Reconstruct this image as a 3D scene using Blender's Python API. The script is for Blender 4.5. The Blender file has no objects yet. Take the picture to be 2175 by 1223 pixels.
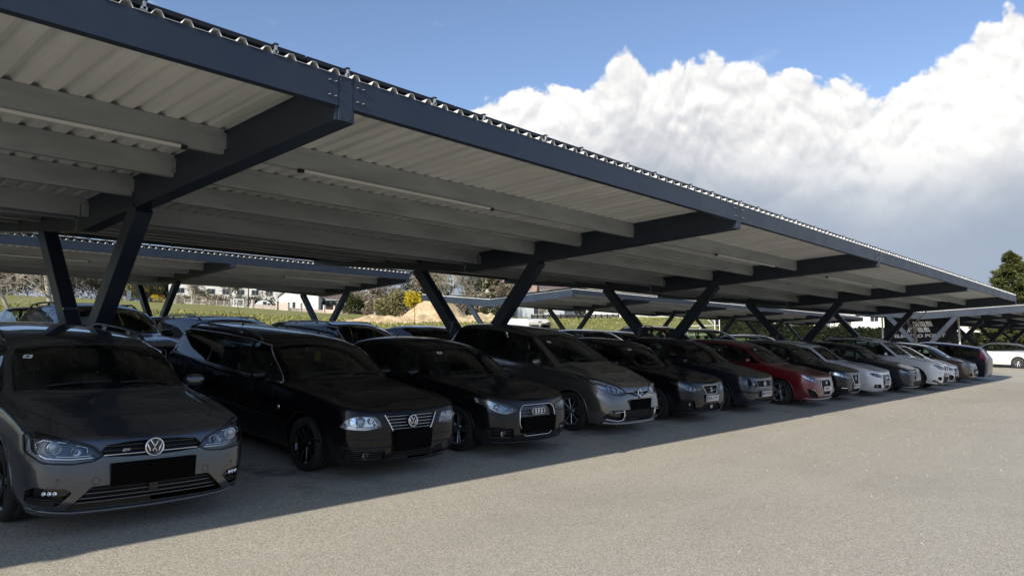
import bpy, bmesh, math, random
from mathutils import Vector, Matrix
from mathutils.bvhtree import BVHTree
R = math.radians
sc = bpy.context.scene
COL = sc.collection
random.seed(7)

# ---------------------------------------------------------------- camera
# X runs along the rows of carports, Y away from the driving lane, Z up
F_PX, YAW, PITCH, ROLL, CAM_H = 1564.76, 41.882, 4.935, -0.342, 2.2077
def cam_basis():
    b, p, r = R(YAW), R(PITCH), R(ROLL)
    fw = Vector((math.cos(b)*math.cos(p), math.sin(b)*math.cos(p), math.sin(p)))
    rt = Vector((math.sin(b), -math.cos(b), 0))
    up = rt.cross(fw)
    return rt*math.cos(r) + up*math.sin(r), -rt*math.sin(r) + up*math.cos(r), fw
RT, UP, FW = cam_basis()
cd = bpy.data.cameras.new('camera'); cam = bpy.data.objects.new('camera', cd); COL.objects.link(cam)
M4 = Matrix((RT, UP, -FW)).transposed().to_4x4(); M4.translation = (0, 0, CAM_H)
cam.matrix_world = M4
cd.sensor_width = 36; cd.sensor_fit = 'HORIZONTAL'; cd.lens = F_PX/2175*36; cd.clip_start = 0.05; cd.clip_end = 5000
sc.camera = cam

def ray(u, v):
    return (FW*F_PX + RT*(u-1087.5) + UP*(611.5-v)).normalized()
def at(u, v, depth):
    """point of the place seen at photo pixel u,v, `depth` metres in front of the camera"""
    d = ray(u, v); return Vector((0, 0, CAM_H)) + d*(depth/d.dot(FW))

# ---------------------------------------------------------------- light
SUN_DIR = Vector((1.70, 0.333, -1.0)).normalized()      # the way the light travels
sun_el = math.asin(-SUN_DIR.z)
sun_az = math.atan2(-SUN_DIR.x, -SUN_DIR.y)              # compass angle from +Y
sl = bpy.data.lights.new('sun', 'SUN'); so = bpy.data.objects.new('sun', sl); COL.objects.link(so)
sl.energy = 4.6; sl.angle = R(0.5); sl.color = (1.0, 0.93, 0.82)
so.rotation_euler = SUN_DIR.to_track_quat('-Z', 'Y').to_euler(); so.location = (0, 0, 60)

sc.view_settings.view_transform = 'Standard'; sc.view_settings.look = 'None'
sc.view_settings.exposure = 0.46; sc.view_settings.gamma = 1.0
try: sc.view_settings.use_curve_mapping = False
except Exception: pass
sc.cycles.max_bounces = 8; sc.cycles.transparent_max_bounces = 16
sc.cycles.sample_clamp_indirect = 6

# ---------------------------------------------------------------- node helper
class NT:
    def __init__(s, tree): s.t = tree; tree.nodes.clear()
    def n(s, kind, **kw):
        nd = s.t.nodes.new(kind)
        for k, v in kw.items():
            if k == 'ins':
                for kk, vv in v.items():
                    if hasattr(vv, 'is_linked') or isinstance(vv, bpy.types.NodeSocket): s.t.links.new(vv, nd.inputs[kk])
                    else: nd.inputs[kk].default_value = vv
            else: setattr(nd, k, v)
        return nd
    def m(s, op, a, b=0.0, c=0.0, clamp=False):
        nd = s.t.nodes.new('ShaderNodeMath'); nd.operation = op; nd.use_clamp = clamp
        for i, x in enumerate((a, b, c)):
            if isinstance(x, bpy.types.NodeSocket): s.t.links.new(x, nd.inputs[i])
            else: nd.inputs[i].default_value = x
        return nd.outputs[0]
    def vm(s, op, a, b=(0, 0, 0), scale=None):
        nd = s.t.nodes.new('ShaderNodeVectorMath'); nd.operation = op
        for i, x in enumerate((a, b)):
            if isinstance(x, bpy.types.NodeSocket): s.t.links.new(x, nd.inputs[i])
            else: nd.inputs[i].default_value = x
        if scale is not None: nd.inputs['Scale'].default_value = scale
        return nd.outputs['Value'] if op in ('DOT_PRODUCT', 'LENGTH') else nd.outputs[0]
    def ramp(s, fac, stops, interp='LINEAR'):
        nd = s.t.nodes.new('ShaderNodeValToRGB'); nd.color_ramp.interpolation = interp
        e = nd.color_ramp.elements
        while len(e) > 1: e.remove(e[-1])
        e[0].position = stops[0][0]; e[0].color = tuple(stops[0][1])+(1,) if len(stops[0][1]) == 3 else stops[0][1]
        for p, c in stops[1:]:
            x = e.new(p); x.color = tuple(c)+(1,) if len(c) == 3 else c
        s.t.links.new(fac, nd.inputs[0]); return nd.outputs[0]
    def noise(s, vec, scale, detail=4, rough=0.55, dist=0.0, dim='3D', out=0):
        nd = s.t.nodes.new('ShaderNodeTexNoise'); nd.noise_dimensions = dim
        nd.inputs['Scale'].default_value = scale; nd.inputs['Detail'].default_value = detail
        nd.inputs['Roughness'].default_value = rough; nd.inputs['Distortion'].default_value = dist
        if vec is not None: s.t.links.new(vec, nd.inputs['Vector'])
        return nd.outputs[out]
    def mix(s, fac, a, b, kind='RGBA', blend='MIX'):
        nd = s.t.nodes.new('ShaderNodeMix'); nd.data_type = kind; nd.blend_type = blend
        ia, ib, o = {'RGBA': (6, 7, 2), 'FLOAT': (2, 3, 0), 'VECTOR': (4, 5, 1)}[kind]
        for idx, x in ((0, fac), (ia, a), (ib, b)):
            if isinstance(x, bpy.types.NodeSocket): s.t.links.new(x, nd.inputs[idx])
            else:
                if kind == 'RGBA' and idx in (ia, ib) and len(x) == 3: x = tuple(x)+(1,)
                nd.inputs[idx].default_value = x
        return nd.outputs[o]
    def smooth(s, x, lo, hi):
        nd = s.t.nodes.new('ShaderNodeMapRange'); nd.interpolation_type = 'SMOOTHSTEP'
        for i, v in ((0, x), (1, lo), (2, hi)):
            if isinstance(v, bpy.types.NodeSocket): s.t.links.new(v, nd.inputs[i])
            else: nd.inputs[i].default_value = v
        nd.inputs[3].default_value = 0; nd.inputs[4].default_value = 1
        return nd.outputs[0]

# ---------------------------------------------------------------- world: clear sky with a bank of cumulus
w = bpy.data.worlds.new('World'); sc.world = w; w.use_nodes = True
try: w.cycles.sampling_method = 'MANUAL'; w.cycles.sample_map_resolution = 512
except Exception: pass
T = NT(w.node_tree)
sky = T.n('ShaderNodeTexSky', sky_type='NISHITA', sun_disc=False, sun_elevation=sun_el, sun_rotation=sun_az,
          altitude=300, air_density=1.0, dust_density=0.6, ozone_density=2.2)
tc = T.n('ShaderNodeTexCoord'); dirv = tc.outputs['Generated']
sep = T.n('ShaderNodeSeparateXYZ', ins={0: dirv})
X_, Y_, Z_ = sep.outputs
azm = T.m('ARCTAN2', Y_, X_)                       # 0 along the rows, 90 deg straight away
el = T.m('ARCSINE', Z_)
CLOUD_STR = 1.0
def cloud_layer():
    # billowy height line of the bank as a function of azimuth (degrees from +X)
    azd = T.m('MULTIPLY', azm, 180/math.pi)
    pts = [(-180, 8), (-60, 9), (-20, 15), (0, 19), (6.1, 19.6), (7.2, 20.3), (8.8, 20.2), (9.9, 19.0), (11.9, 18.6), (14.6, 18.0), (15.6, 17.2), (16.2, 18.4), (18.3, 18.9), (21.5, 19.6), (25.6, 20.1),
           (27.6, 20.9), (30.1, 21.0), (31.4, 21.3), (32.5, 22.3), (33.4, 21.9), (34.9, 20.5), (37.2, 19.8), (41.3, 19.4), (45.1, 18.5), (47.3, 17.5), (49.5, 15.0), (54, 11), (70, 7), (110, 5), (180, 8)]
    fc = T.n('ShaderNodeFloatCurve'); cv = fc.mapping.curves[0]
    pp = [((a+180)/360, h/40) for a, h in pts]
    cv.points[0].location = pp[0]; cv.points[1].location = pp[-1]
    for a in pp[1:-1]: cv.points.new(*a)
    for p in cv.points: p.handle_type = 'AUTO'
    fc.mapping.update()
    T.t.links.new(T.m('DIVIDE', T.m('ADD', azd, 180), 360), fc.inputs['Value'])
    top = T.m('MULTIPLY', fc.outputs[0], 40*math.pi/180)
    warp = T.noise(dirv, 6, 1, 0.6, out=1)
    wv = T.vm('MULTIPLY_ADD', T.vm('SUBTRACT', warp, (0.5, 0.5, 0.5)), (0.05, 0.05, 0.05))
    wv.node.inputs[2].default_value = (0, 0, 0)
    T.t.links.new(dirv, wv.node.inputs[2])
    def billow(vec, scale, det=0.0):                  # rounded heads with creases between them
        n = T.noise(vec, scale, det, 0.5)
        return T.m('SUBTRACT', 0.28, T.m('ABSOLUTE', T.m('SUBTRACT', n, 0.5)))
    def puff(vec, fine=True):
        p = T.m('ADD', T.m('MULTIPLY', T.m('SUBTRACT', 0.2, billow(vec, 5.5)), 1.5), T.m('MULTIPLY', T.m('SUBTRACT', 0.2, billow(vec, 13.0)), 0.95))
        p = T.m('ADD', p, T.m('MULTIPLY', T.m('SUBTRACT', 0.2, billow(vec, 31.0)), 0.55))
        p = T.m('ADD', p, T.m('MULTIPLY', T.m('SUBTRACT', T.noise(vec, 62, 2, 0.6), 0.5), 0.42))
        return p
    p0 = puff(wv)
    lofs = T.vm('ADD', wv, tuple((Vector((-SUN_DIR.x*0.4, -SUN_DIR.y*0.4, 0.9)).normalized()*0.012)))
    p1 = puff(lofs)
    d = T.m('ADD', T.m('SUBTRACT', top, el), T.m('MULTIPLY', p0, 0.075))
    mask = T.smooth(d, -0.002, 0.0085)
    relief = T.m('SUBTRACT', p0, p1)
    below = T.m('SUBTRACT', top, el)
    depth = T.smooth(below, 0.0, 0.34)                             # how far below the lit tops
    big = T.noise(dirv, 3.4, 3, 0.55)
    rightside = T.smooth(azm, R(22), R(8))
    soft = T.m('MULTIPLY', T.m('SUBTRACT', 1.0, T.m('MULTIPLY', T.smooth(below, 0.03, 0.20), 0.62)), 1.0)
    patch = T.m('MULTIPLY', T.m('SUBTRACT', big, 0.5), 2.6)
    lit = T.m('ADD', T.m('MULTIPLY', T.m('MULTIPLY', relief, 1.0), soft), T.m('SUBTRACT', 0.93, T.m('MULTIPLY', depth, T.m('MULTIPLY_ADD', rightside, 0.28, 0.46))))
    lit = T.m('ADD', lit, T.m('MULTIPLY', patch, T.m('MULTIPLY_ADD', T.smooth(below, 0.0, 0.10), 0.55, 0.0)), clamp=True)
    col = T.ramp(lit, [(0.0, (0.36, 0.41, 0.49)), (0.35, (0.50, 0.54, 0.60)), (0.60, (0.69, 0.70, 0.735)), (0.82, (0.88, 0.88, 0.885)), (1.0, (1.06, 1.05, 1.03))])
    # grey-blue rain shade low under the bank
    low = T.smooth(T.m('ADD', el, T.m('MULTIPLY', T.m('SUBTRACT', big, 0.5), 0.12)), R(15.5), R(7.5))
    col = T.mix(T.m('MULTIPLY', low, 0.90), col, (0.36, 0.44, 0.56))
    # thin wisps in the open blue
    wn = T.noise(T.vm('MULTIPLY', dirv, (1.0, 1.0, 2.0)), 6.0, 4, 0.62, dist=0.6)
    wisp = T.m('MULTIPLY', T.smooth(wn, 0.60, 0.86), 0.35)
    return mask, col, wisp
mask, ccol, wisp = cloud_layer()
SKY_STR = 0.105
skyc = T.vm('SCALE', sky.outputs[0], scale=SKY_STR)
# photograph's sky: saturated mid blue
skyc = T.vm('MULTIPLY', skyc, (1.17, 1.13, 1.18))
ccol_s = T.vm('SCALE', ccol, scale=0.72)
withw = T.mix(wisp, skyc, (0.80, 0.84, 0.90))
fin = T.mix(mask, withw, ccol_s)
bg = T.n('ShaderNodeBackground', ins={'Color': fin, 'Strength': 1.0})
T.n('ShaderNodeOutputWorld', ins={'Surface': bg.outputs[0]})

# ---------------------------------------------------------------- materials
MATS = {}
def bsdf_mat(name, col, rough=0.5, metal=0.0, coat=0.0, spec=0.5, ior=1.45, alpha=1.0, trans=0.0, emit=None):
    if name in MATS: return MATS[name]
    m = bpy.data.materials.new(name); m.use_nodes = True
    b = m.node_tree.nodes['Principled BSDF']; i = b.inputs
    i['Base Color'].default_value = tuple(col)+(1,); i['Roughness'].default_value = rough; i['Metallic'].default_value = metal
    i['Coat Weight'].default_value = coat; i['Coat Roughness'].default_value = 0.04
    i['Specular IOR Level'].default_value = spec; i['IOR'].default_value = ior; i['Transmission Weight'].default_value = trans
    MATS[name] = m; return m
def noisy(name, c1, c2, scale=5, rough=0.6, metal=0.0, detail=5, bump=0.0, bscale=None, coat=0.0, r2=None, lo=0.35, hi=0.65, stretch=None, spec=0.5, specks=False):
    """principled surface whose colour wanders between two tones (dirt, wear, weathering) with optional fine bump"""
    if name in MATS: return MATS[name]
    m = bpy.data.materials.new(name); m.use_nodes = True; t = NT(m.node_tree)
    tcn = t.n('ShaderNodeTexCoord'); v = tcn.outputs['Object']
    if stretch: v = t.vm('MULTIPLY', v, stretch)
    f = t.smooth(t.noise(v, scale, detail, 0.6), lo, hi)
    col = t.mix(f, c1, c2)
    if specks:
        vo = t.n('ShaderNodeTexVoronoi', ins={'Vector': tcn.outputs['Object'], 'Scale': 2.3}); col = t.mix(t.smooth(vo.outputs['Distance'], 0.035, 0.012), col, (0.03, 0.025, 0.02))
        dr = t.smooth(t.noise(t.vm('MULTIPLY', tcn.outputs['Object'], (9, 0.5, 1)), 1.0, 4, 0.6), .55, .75); col = t.mix(t.m('MULTIPLY', dr, .25), col, tuple(x*.55 for x in c1))
    b = t.n('ShaderNodeBsdfPrincipled', ins={'Base Color': col, 'Roughness': rough, 'Metallic': metal, 'Coat Weight': coat, 'Specular IOR Level': spec})
    if r2 is not None: t.t.links.new(t.mix(f, rough, r2, 'FLOAT'), b.inputs['Roughness'])
    if bump:
        bn = t.n('ShaderNodeBump', ins={'Strength': bump, 'Distance': 0.02, 'Height': t.noise(v, bscale or scale*4, 6, 0.65)})
        t.t.links.new(bn.outputs[0], b.inputs['Normal'])
    t.n('ShaderNodeOutputMaterial', ins={'Surface': b.outputs[0]})
    MATS[name] = m; return m
def paint(name, col, metal=0.0, rough=0.32, coat=1.0, spec=0.5, dust=0.02):
    if name in MATS: return MATS[name]
    m = bpy.data.materials.new(name); m.use_nodes = True; t = NT(m.node_tree)
    tcn = t.n('ShaderNodeTexCoord'); v = tcn.outputs['Object']
    n1 = t.noise(v, 3.0, 6, 0.65)
    sepz = t.n('ShaderNodeSeparateXYZ', ins={0: v})
    # road film: more towards the sills
    film = t.m('MULTIPLY', t.smooth(sepz.outputs[2], 0.75, 0.15), t.smooth(n1, 0.35, 0.7))
    film = t.m('MULTIPLY_ADD', film, 0.35, dust, clamp=True)
    c = t.mix(t.m('MULTIPLY', film, t.m('MULTIPLY_ADD', n1, 0.8, 0.2)), col, (0.10, 0.095, 0.085))
    b = t.n('ShaderNodeBsdfPrincipled', ins={'Base Color': c, 'Metallic': metal, 'Roughness': rough, 'Coat Weight': coat, 'Specular IOR Level': spec,
            'Coat Roughness': t.m('MULTIPLY_ADD', film, 0.30, 0.02)})
    t.n('ShaderNodeOutputMaterial', ins={'Surface': b.outputs[0]})
    MATS[name] = m; return m
def glass_mat(name, tint, refl=1.0, rough=0.0):
    if name in MATS: return MATS[name]
    m = bpy.data.materials.new(name); m.use_nodes = True; t = NT(m.node_tree)
    tr = t.n('ShaderNodeBsdfTransparent', ins={'Color': tuple(tint)+(1,)})
    gl = t.n('ShaderNodeBsdfGlossy', ins={'Color': (1, 1, 1, 1), 'Roughness': rough})
    fr = t.n('ShaderNodeFresnel', ins={'IOR': 1.5})
    mx = t.n('ShaderNodeMixShader', ins={0: t.m('MULTIPLY', fr.outputs[0], refl), 1: tr.outputs[0], 2: gl.outputs[0]})
    t.n('ShaderNodeOutputMaterial', ins={'Surface': mx.outputs[0]})
    MATS[name] = m; return m

STEEL = noisy('anthracite_coated_steel', (0.017, 0.026, 0.042), (0.023, 0.033, 0.050), 1.3, 0.36, 0.0, r2=0.46, spec=0.5)
PURLIN = noisy('grey_coated_purlin', (0.215, 0.228, 0.232), (0.31, 0.325, 0.33), 1.6, 0.42, 0.0, r2=0.6, stretch=(0.5, 2, 2.5), lo=.3, hi=.7)
SHEET = noisy('light_grey_sheet', (0.54, 0.55, 0.53), (0.68, 0.685, 0.66), 1.6, 0.40, 0.0, r2=0.6, stretch=(2, 0.25, 1), lo=.3, hi=.72, specks=True)
GALV = noisy('galvanised_steel', (0.42, 0.44, 0.46), (0.55, 0.57, 0.58), 9, 0.38, 0.7, r2=0.5)
EDGE = bsdf_mat('sheet_cut_edge', (0.30, 0.31, 0.32), 0.5)
BOLT = bsdf_mat('dull_bolt', (0.22, 0.23, 0.25), 0.4, 0.8)
BLACKM = bsdf_mat('black_plastic', (0.012, 0.012, 0.013), 0.42)
GLOSSBLK = bsdf_mat('gloss_black', (0.006, 0.006, 0.007), 0.12, coat=0.6)
RUBBER = noisy('tyre_rubber', (0.010, 0.010, 0.010), (0.022, 0.021, 0.020), 12, 0.8)
CHROME = bsdf_mat('chrome', (0.75, 0.76, 0.78), 0.12, 1.0)
SATIN = bsdf_mat('satin_alloy', (0.42, 0.43, 0.45), 0.32, 1.0)
REFLECTOR = bsdf_mat('lamp_reflector', (0.80, 0.83, 0.86), 0.16, 1.0)
LAMPGREY = bsdf_mat('lamp_housing_grey', (0.42, 0.45, 0.48), 0.28, 0.8)
LENS = bsdf_mat('projector_lens', (0.55, 0.62, 0.68), 0.05, 0.3, coat=1.0)
REDLAMP = bsdf_mat('red_lamp', (0.30, 0.012, 0.010), 0.12, coat=1.0)
AMBER = bsdf_mat('amber_lamp', (0.6, 0.22, 0.03), 0.2, coat=1.0)
WHITEP = bsdf_mat('plate_white', (0.78, 0.78, 0.76), 0.35)
BLUEP = bsdf_mat('plate_blue', (0.01, 0.03, 0.22), 0.4)
REDP = bsdf_mat('plate_red', (0.5, 0.02, 0.02), 0.4)
TEXTB = bsdf_mat('plate_lettering', (0.01, 0.01, 0.012), 0.5)
TRIM = bsdf_mat('cabin_trim', (0.035, 0.036, 0.038), 0.7)
SEATM = noisy('seat_cloth', (0.05, 0.052, 0.056), (0.09, 0.092, 0.098), 30, 0.9)
CLEAR = glass_mat('clear_lamp_cover', (0.93, 0.95, 0.96), 1.1)
GLASS = glass_mat('green_tinted_window', (0.62, 0.72, 0.67), 1.25)
PRIV = glass_mat('privacy_window', (0.06, 0.065, 0.07), 1.25)

# ---------------------------------------------------------------- object helpers
def props(o, label=None, cat=None, group=None, kind=None):
    if label: o['label'] = label
    if cat: o['category'] = cat
    if group: o['group'] = group
    if kind: o['kind'] = kind
    return o
def empty(name, loc=(0, 0, 0), rot=(0, 0, 0)):
    o = bpy.data.objects.new(name, None); COL.objects.link(o); o.location = loc; o.rotation_euler = rot
    o.empty_display_size = 0.3; return o
def link_mesh(name, me, parent=None):
    o = bpy.data.objects.new(name, me); COL.objects.link(o)
    if parent is not None: o.parent = parent
    return o
class MB:
    """collects shapes, then links them as ONE mesh object; each face remembers a material"""
    def __init__(s): s.v = []; s.f = []; s.m = []; s.mats = []; s.sm = []
    def mi(s, mat):
        if mat not in s.mats: s.mats.append(mat)
        return s.mats.index(mat)
    def add(s, vs, fs, mat, smooth=False):
        o = len(s.v); s.v += [tuple(p) for p in vs]; i = s.mi(mat)
        for f in fs: s.f.append(tuple(o+k for k in f)); s.m.append(i); s.sm.append(smooth)
    def box(s, lo, hi, mat, M=None):
        x0, y0, z0 = lo; x1, y1, z1 = hi
        vs = [Vector(p) for p in ((x0, y0, z0), (x1, y0, z0), (x1, y1, z0), (x0, y1, z0), (x0, y0, z1), (x1, y0, z1), (x1, y1, z1), (x0, y1, z1))]
        if M is not None: vs = [M @ p for p in vs]
        s.add(vs, [(0, 3, 2, 1), (4, 5, 6, 7), (0, 1, 5, 4), (1, 2, 6, 5), (2, 3, 7, 6), (3, 0, 4, 7)], mat)
    def beam(s, a, b, w, h, mat, upv=(0, 0, 1), bev=0.0):
        """rectangular bar from a to b; w across, h along upv"""
        a = Vector(a); b = Vector(b); d = (b-a).normalized(); sd = d.cross(Vector(upv)).normalized(); u = sd.cross(d)
        if bev <= 0: pr = [(-w/2, -h/2), (w/2, -h/2), (w/2, h/2), (-w/2, h/2)]
        else:
            e = bev; pr = [(-w/2+e, -h/2), (w/2-e, -h/2), (w/2, -h/2+e), (w/2, h/2-e), (w/2-e, h/2), (-w/2+e, h/2), (-w/2, h/2-e), (-w/2, -h/2+e)]
        n = len(pr)
        vs = [p+sd*x+u*y for p in (a, b) for x, y in pr]
        fs = [(i, (i+1) % n, n+(i+1) % n, n+i) for i in range(n)] + [tuple(range(n))[::-1], tuple(range(n, 2*n))]
        s.add(vs, fs, mat)
    def tube(s, pts, r, mat, n=6, closed=False, smooth=True, caps=True, taper=None):
        pts = [Vector(p) for p in pts]; N = len(pts)
        if N < 2: return
        rs = [r]*N if taper is None else [r+(taper-r)*i/(N-1) for i in range(N)]
        if isinstance(r, (list, tuple)): rs = r
        ref = None; vs = []
        for i, p in enumerate(pts):
            if closed: t = pts[(i+1) % N]-pts[i-1]
            else: t = pts[min(i+1, N-1)]-pts[max(i-1, 0)]
            if t.length < 1e-9: t = Vector((0, 0, 1))
            t.normalize()
            if ref is None: ref = t.orthogonal().normalized()
            ref = (ref-t*ref.dot(t))
            ref = ref.normalized() if ref.length > 1e-6 else t.orthogonal().normalized()
            q = t.cross(ref)
            for k in range(n):
                a = 2*math.pi*k/n; vs.append(p+(ref*math.cos(a)+q*math.sin(a))*rs[i])
        fs = []
        for i in range(N if closed else N-1):
            j = (i+1) % N
            for k in range(n): fs.append((i*n+k, i*n+(k+1) % n, j*n+(k+1) % n, j*n+k))
        if caps and not closed: fs += [tuple(range(n))[::-1], tuple(range((N-1)*n, N*n))]
        s.add(vs, fs, mat, smooth)
    def lathe(s, prof, M, mat, n=24, smooth=True, closed=False):
        """prof: (radius, height) about local Z of matrix M"""
        vs = []; N = len(prof)
        for r, h in prof:
            for k in range(n):
                a = 2*math.pi*k/n; vs.append(M @ Vector((r*math.cos(a), r*math.sin(a), h)))
        fs = [(i*n+k, i*n+(k+1) % n, (i+1)*n+(k+1) % n, (i+1)*n+k) for i in range(N-1) for k in range(n)]
        if closed: fs += [((N-1)*n+k, (N-1)*n+(k+1) % n, (k+1) % n, k) for k in range(n)]
        s.add(vs, fs, mat, smooth)
    def build(s, name, parent=None, mat=None):
        me = bpy.data.meshes.new(name); me.from_pydata(s.v, [], s.f)
        for m in s.mats: me.materials.append(m)
        me.polygons.foreach_set('material_index', s.m); me.polygons.foreach_set('use_smooth', s.sm)
        me.update(); return link_mesh(name, me, parent)
def children(o): return list(o.children)
def copy_tree(o, parent=None, matmap=None):
    c = o.copy(); COL.objects.link(c)
    if parent is not None: c.parent = parent
    if matmap and c.type == 'MESH':
        for sl_ in c.material_slots:
            if sl_.material and sl_.material.name in matmap:
                mm = matmap[sl_.material.name]; sl_.link = 'OBJECT'; sl_.material = mm
    for ch in children(o): copy_tree(ch, c, matmap)
    return c
def text_mesh(body, size, align='CENTER', extrude=0.0, bold=0.0):
    cu = bpy.data.curves.new('lettering', 'FONT'); cu.body = body; cu.size = size; cu.align_x = align; cu.align_y = 'CENTER'
    cu.extrude = extrude; cu.offset = bold; cu.resolution_u = 3
    o = bpy.data.objects.new('lettering', cu); COL.objects.link(o)
    bpy.context.view_layer.update()
    dg = bpy.context.evaluated_depsgraph_get(); me = bpy.data.meshes.new_from_object(o.evaluated_get(dg))
    bpy.data.objects.remove(o); bpy.data.curves.remove(cu); return me
def interp(x, pts):
    if x <= pts[0][0]: return pts[0][1]
    for (a, b), (c, d) in zip(pts, pts[1:]):
        if x <= c: return b+(d-b)*(x-a)/(c-a)
    return pts[-1][1]
# ================================================================ GROUND
G_SL = 0.1115
def z_park(x, y):
    if y < 5.2: return .58
    if y < 5.8:
        t = (y-5.2)/.6; return .58+(G_SL*5.8-.58)*t*t*.5+(G_SL*5.8-.58)*.5*t
    if y < 12: return G_SL*y
    if y < 14: t = y-12; return G_SL*12+G_SL*t-(G_SL-.045)*t*t/4
    z14 = G_SL*14-(G_SL-.045)
    return z14+.045*(y-14)
def tan_v(v): return .0863-(v-611.5)/1565
FAR = [(0, 726, 170), (7, 726, 150), (18, 722, 110), (22, 724, 105), (25.5, 716, 100), (27, 693, 92), (29.5, 684, 88), (34, 680, 85), (40, 677, 95), (45, 673, 120), (50, 669, 180), (55.8, 666, 200), (64.7, 650, 190), (76.7, 641, 190), (90, 638, 190), (180, 640, 190)]
def z_field(x, y):
    d = math.hypot(x, y); az = math.degrees(math.atan2(y, x))
    v = interp(az, [(a, b) for a, b, c in FAR]); df = interp(az, [(a, c) for a, b, c in FAR])
    z2 = CAM_H+tan_v(v)*df; d1 = 45 if az > 40 else interp(az, [(0, 90), (20, 85), (40, 50)]); z1 = 3.45 if az > 40 else interp(az, [(0, 3.0), (20, 2.9), (34, 3.6), (40, 3.6)])
    t = (d-d1)/(df-d1)
    return z1+(z2-z1)*t if t < 1 else z2+(z2-z1)/(df-d1)*(d-df)*.55
def sstep(t): t = max(0, min(1, t)); return t*t*(3-2*t)
def gz(x, y):
    d = math.hypot(x, y)
    wgt = sstep((y-33.0-6*sstep((x-34)/5))/5.5)
    z = z_park(x, min(y, 60))*(1-wgt)+z_field(x, y)*wgt if y > 33 else z_park(x, y)
    if x > 42 and y < 33.1: k = 1-.62*sstep((x-42)/9)*(1-sstep((y-20)/12)); z = .58+(z-.58)*k+.40*sstep((x-42)/9)*(1-sstep((y-16)/12))*sstep((y+6)/9)
    if y > 33: z += .10*math.sin(x*.9+math.sin(y*.7)*1.3)*math.sin(y*.8)*sstep((y-34)/3)*(1 if d < 120 else .4)
    return z
GRASSY = 33.6
def ground_sheet():
    xs = sorted(set([-900, -500, -300, -200, -140, -100, -70, -50, -35, -25]+[-18+i*1.5 for i in range(90)]+[120, 130, 145, 165, 190, 225, 270, 340, 450, 700, 1200]))
    ys = sorted(set([-900, -400, -150, -60, -25, -12, -5, 0, 3, 4.6, 5.2, 5.35, 5.5, 5.65, 5.8, 8, 12, 12.4, 12.8, 13.2, 13.6, 14, 18, 24, 30, 33]+[33+.8*i for i in range(1, 12)]+[43+2.2*i for i in range(24)]+[98, 104, 110, 118, 126, 136, 150, 165, 180, 195, 215, 240, 280, 340, 450, 700, 1200]))
    nx, ny = len(xs), len(ys)
    vs = [(x, y, gz(x, y)) for y in ys for x in xs]
    fs = [(j*nx+i, j*nx+i+1, (j+1)*nx+i+1, (j+1)*nx+i) for j in range(ny-1) for i in range(nx-1)]
    me = bpy.data.meshes.new('ground'); me.from_pydata(vs, [], fs)
    me.materials.append(asphalt_mat()); me.materials.append(grass_mat())
    for p in me.polygons:
        c = p.center; p.material_index = 1 if c.y > GRASSY+6*sstep((c.x-34)/5) else 0; p.use_smooth = True
    me.update(); o = link_mesh('ground', me); props(o, kind='structure')
    return o
def asphalt_mat():
    m = bpy.data.materials.new('worn_asphalt'); m.use_nodes = True; t = NT(m.node_tree)
    geo = t.n('ShaderNodeNewGeometry'); v = geo.outputs['Position']
    fine = t.noise(v, 150, 3, 0.75); chips = t.n('ShaderNodeTexVoronoi', ins={'Vector': v, 'Scale': 115.0}); ch = t.n('ShaderNodeSeparateColor', ins={0: chips.outputs['Color']}).outputs[0]
    mid = t.noise(v, 4.0, 6, 0.65); big = t.noise(v, 0.32, 5, 0.6, dist=.4)
    base = t.mix(t.smooth(ch, 0.1, 0.9), (0.215, 0.198, 0.157), (0.52, 0.480, 0.390))
    base = t.mix(t.smooth(fine, 0.44, 0.62), base, t.mix(.5, base, (0.50, 0.47, 0.40)))
    base = t.mix(t.m('MULTIPLY', t.smooth(mid, 0.35, 0.75), 0.30), base, (0.36, 0.337, 0.285))
    base = t.mix(t.m('MULTIPLY', t.smooth(big, 0.42, 0.72), 0.30), base, (0.21, 0.197, 0.17))
    # traffic-polished streaks along the lane and a few pale scuffs
    st = t.noise(t.vm('MULTIPLY', v, (0.10, 1.4, 1)), 1.6, 5, 0.6)
    base = t.mix(t.m('MULTIPLY', t.smooth(st, 0.50, 0.70), 0.22), base, (0.44, 0.415, 0.355))
    sc_ = t.noise(t.vm('MULTIPLY', v, (1.0, 1.8, 1)), 2.1, 7, 0.7, dist=1.5)
    base = t.mix(t.m('MULTIPLY', t.smooth(sc_, 0.645, 0.72), 0.50), base, (0.58, 0.55, 0.48))
    # dark drips and oil under the parked cars
    oil = t.noise(t.vm('ADD', v, (31, 7, 0)), 0.9, 6, 0.7)
    yy = t.n('ShaderNodeSeparateXYZ', ins={0: v}).outputs[1]
    under = t.m('MULTIPLY', t.smooth(yy, 6.0, 8.0), t.smooth(yy, 17.5, 16.0))
    base = t.mix(t.m('MULTIPLY', t.m('MULTIPLY', t.smooth(oil, 0.52, 0.66), under), 0.7), base, (0.06, 0.056, 0.05))
    # pale repair band at the foot of the cross-fall
    h = t.m('ADD', t.m('MULTIPLY', ch, 0.6), t.m('MULTIPLY', fine, 0.7))
    bn = t.n('ShaderNodeBump', ins={'Strength': 0.55, 'Distance': 0.006, 'Height': h})
    b = t.n('ShaderNodeBsdfPrincipled', ins={'Base Color': base, 'Roughness': 0.88, 'Normal': bn.outputs[0], 'Specular IOR Level': 0.25})
    t.n('ShaderNodeOutputMaterial', ins={'Surface': b.outputs[0]})
    return m
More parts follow.
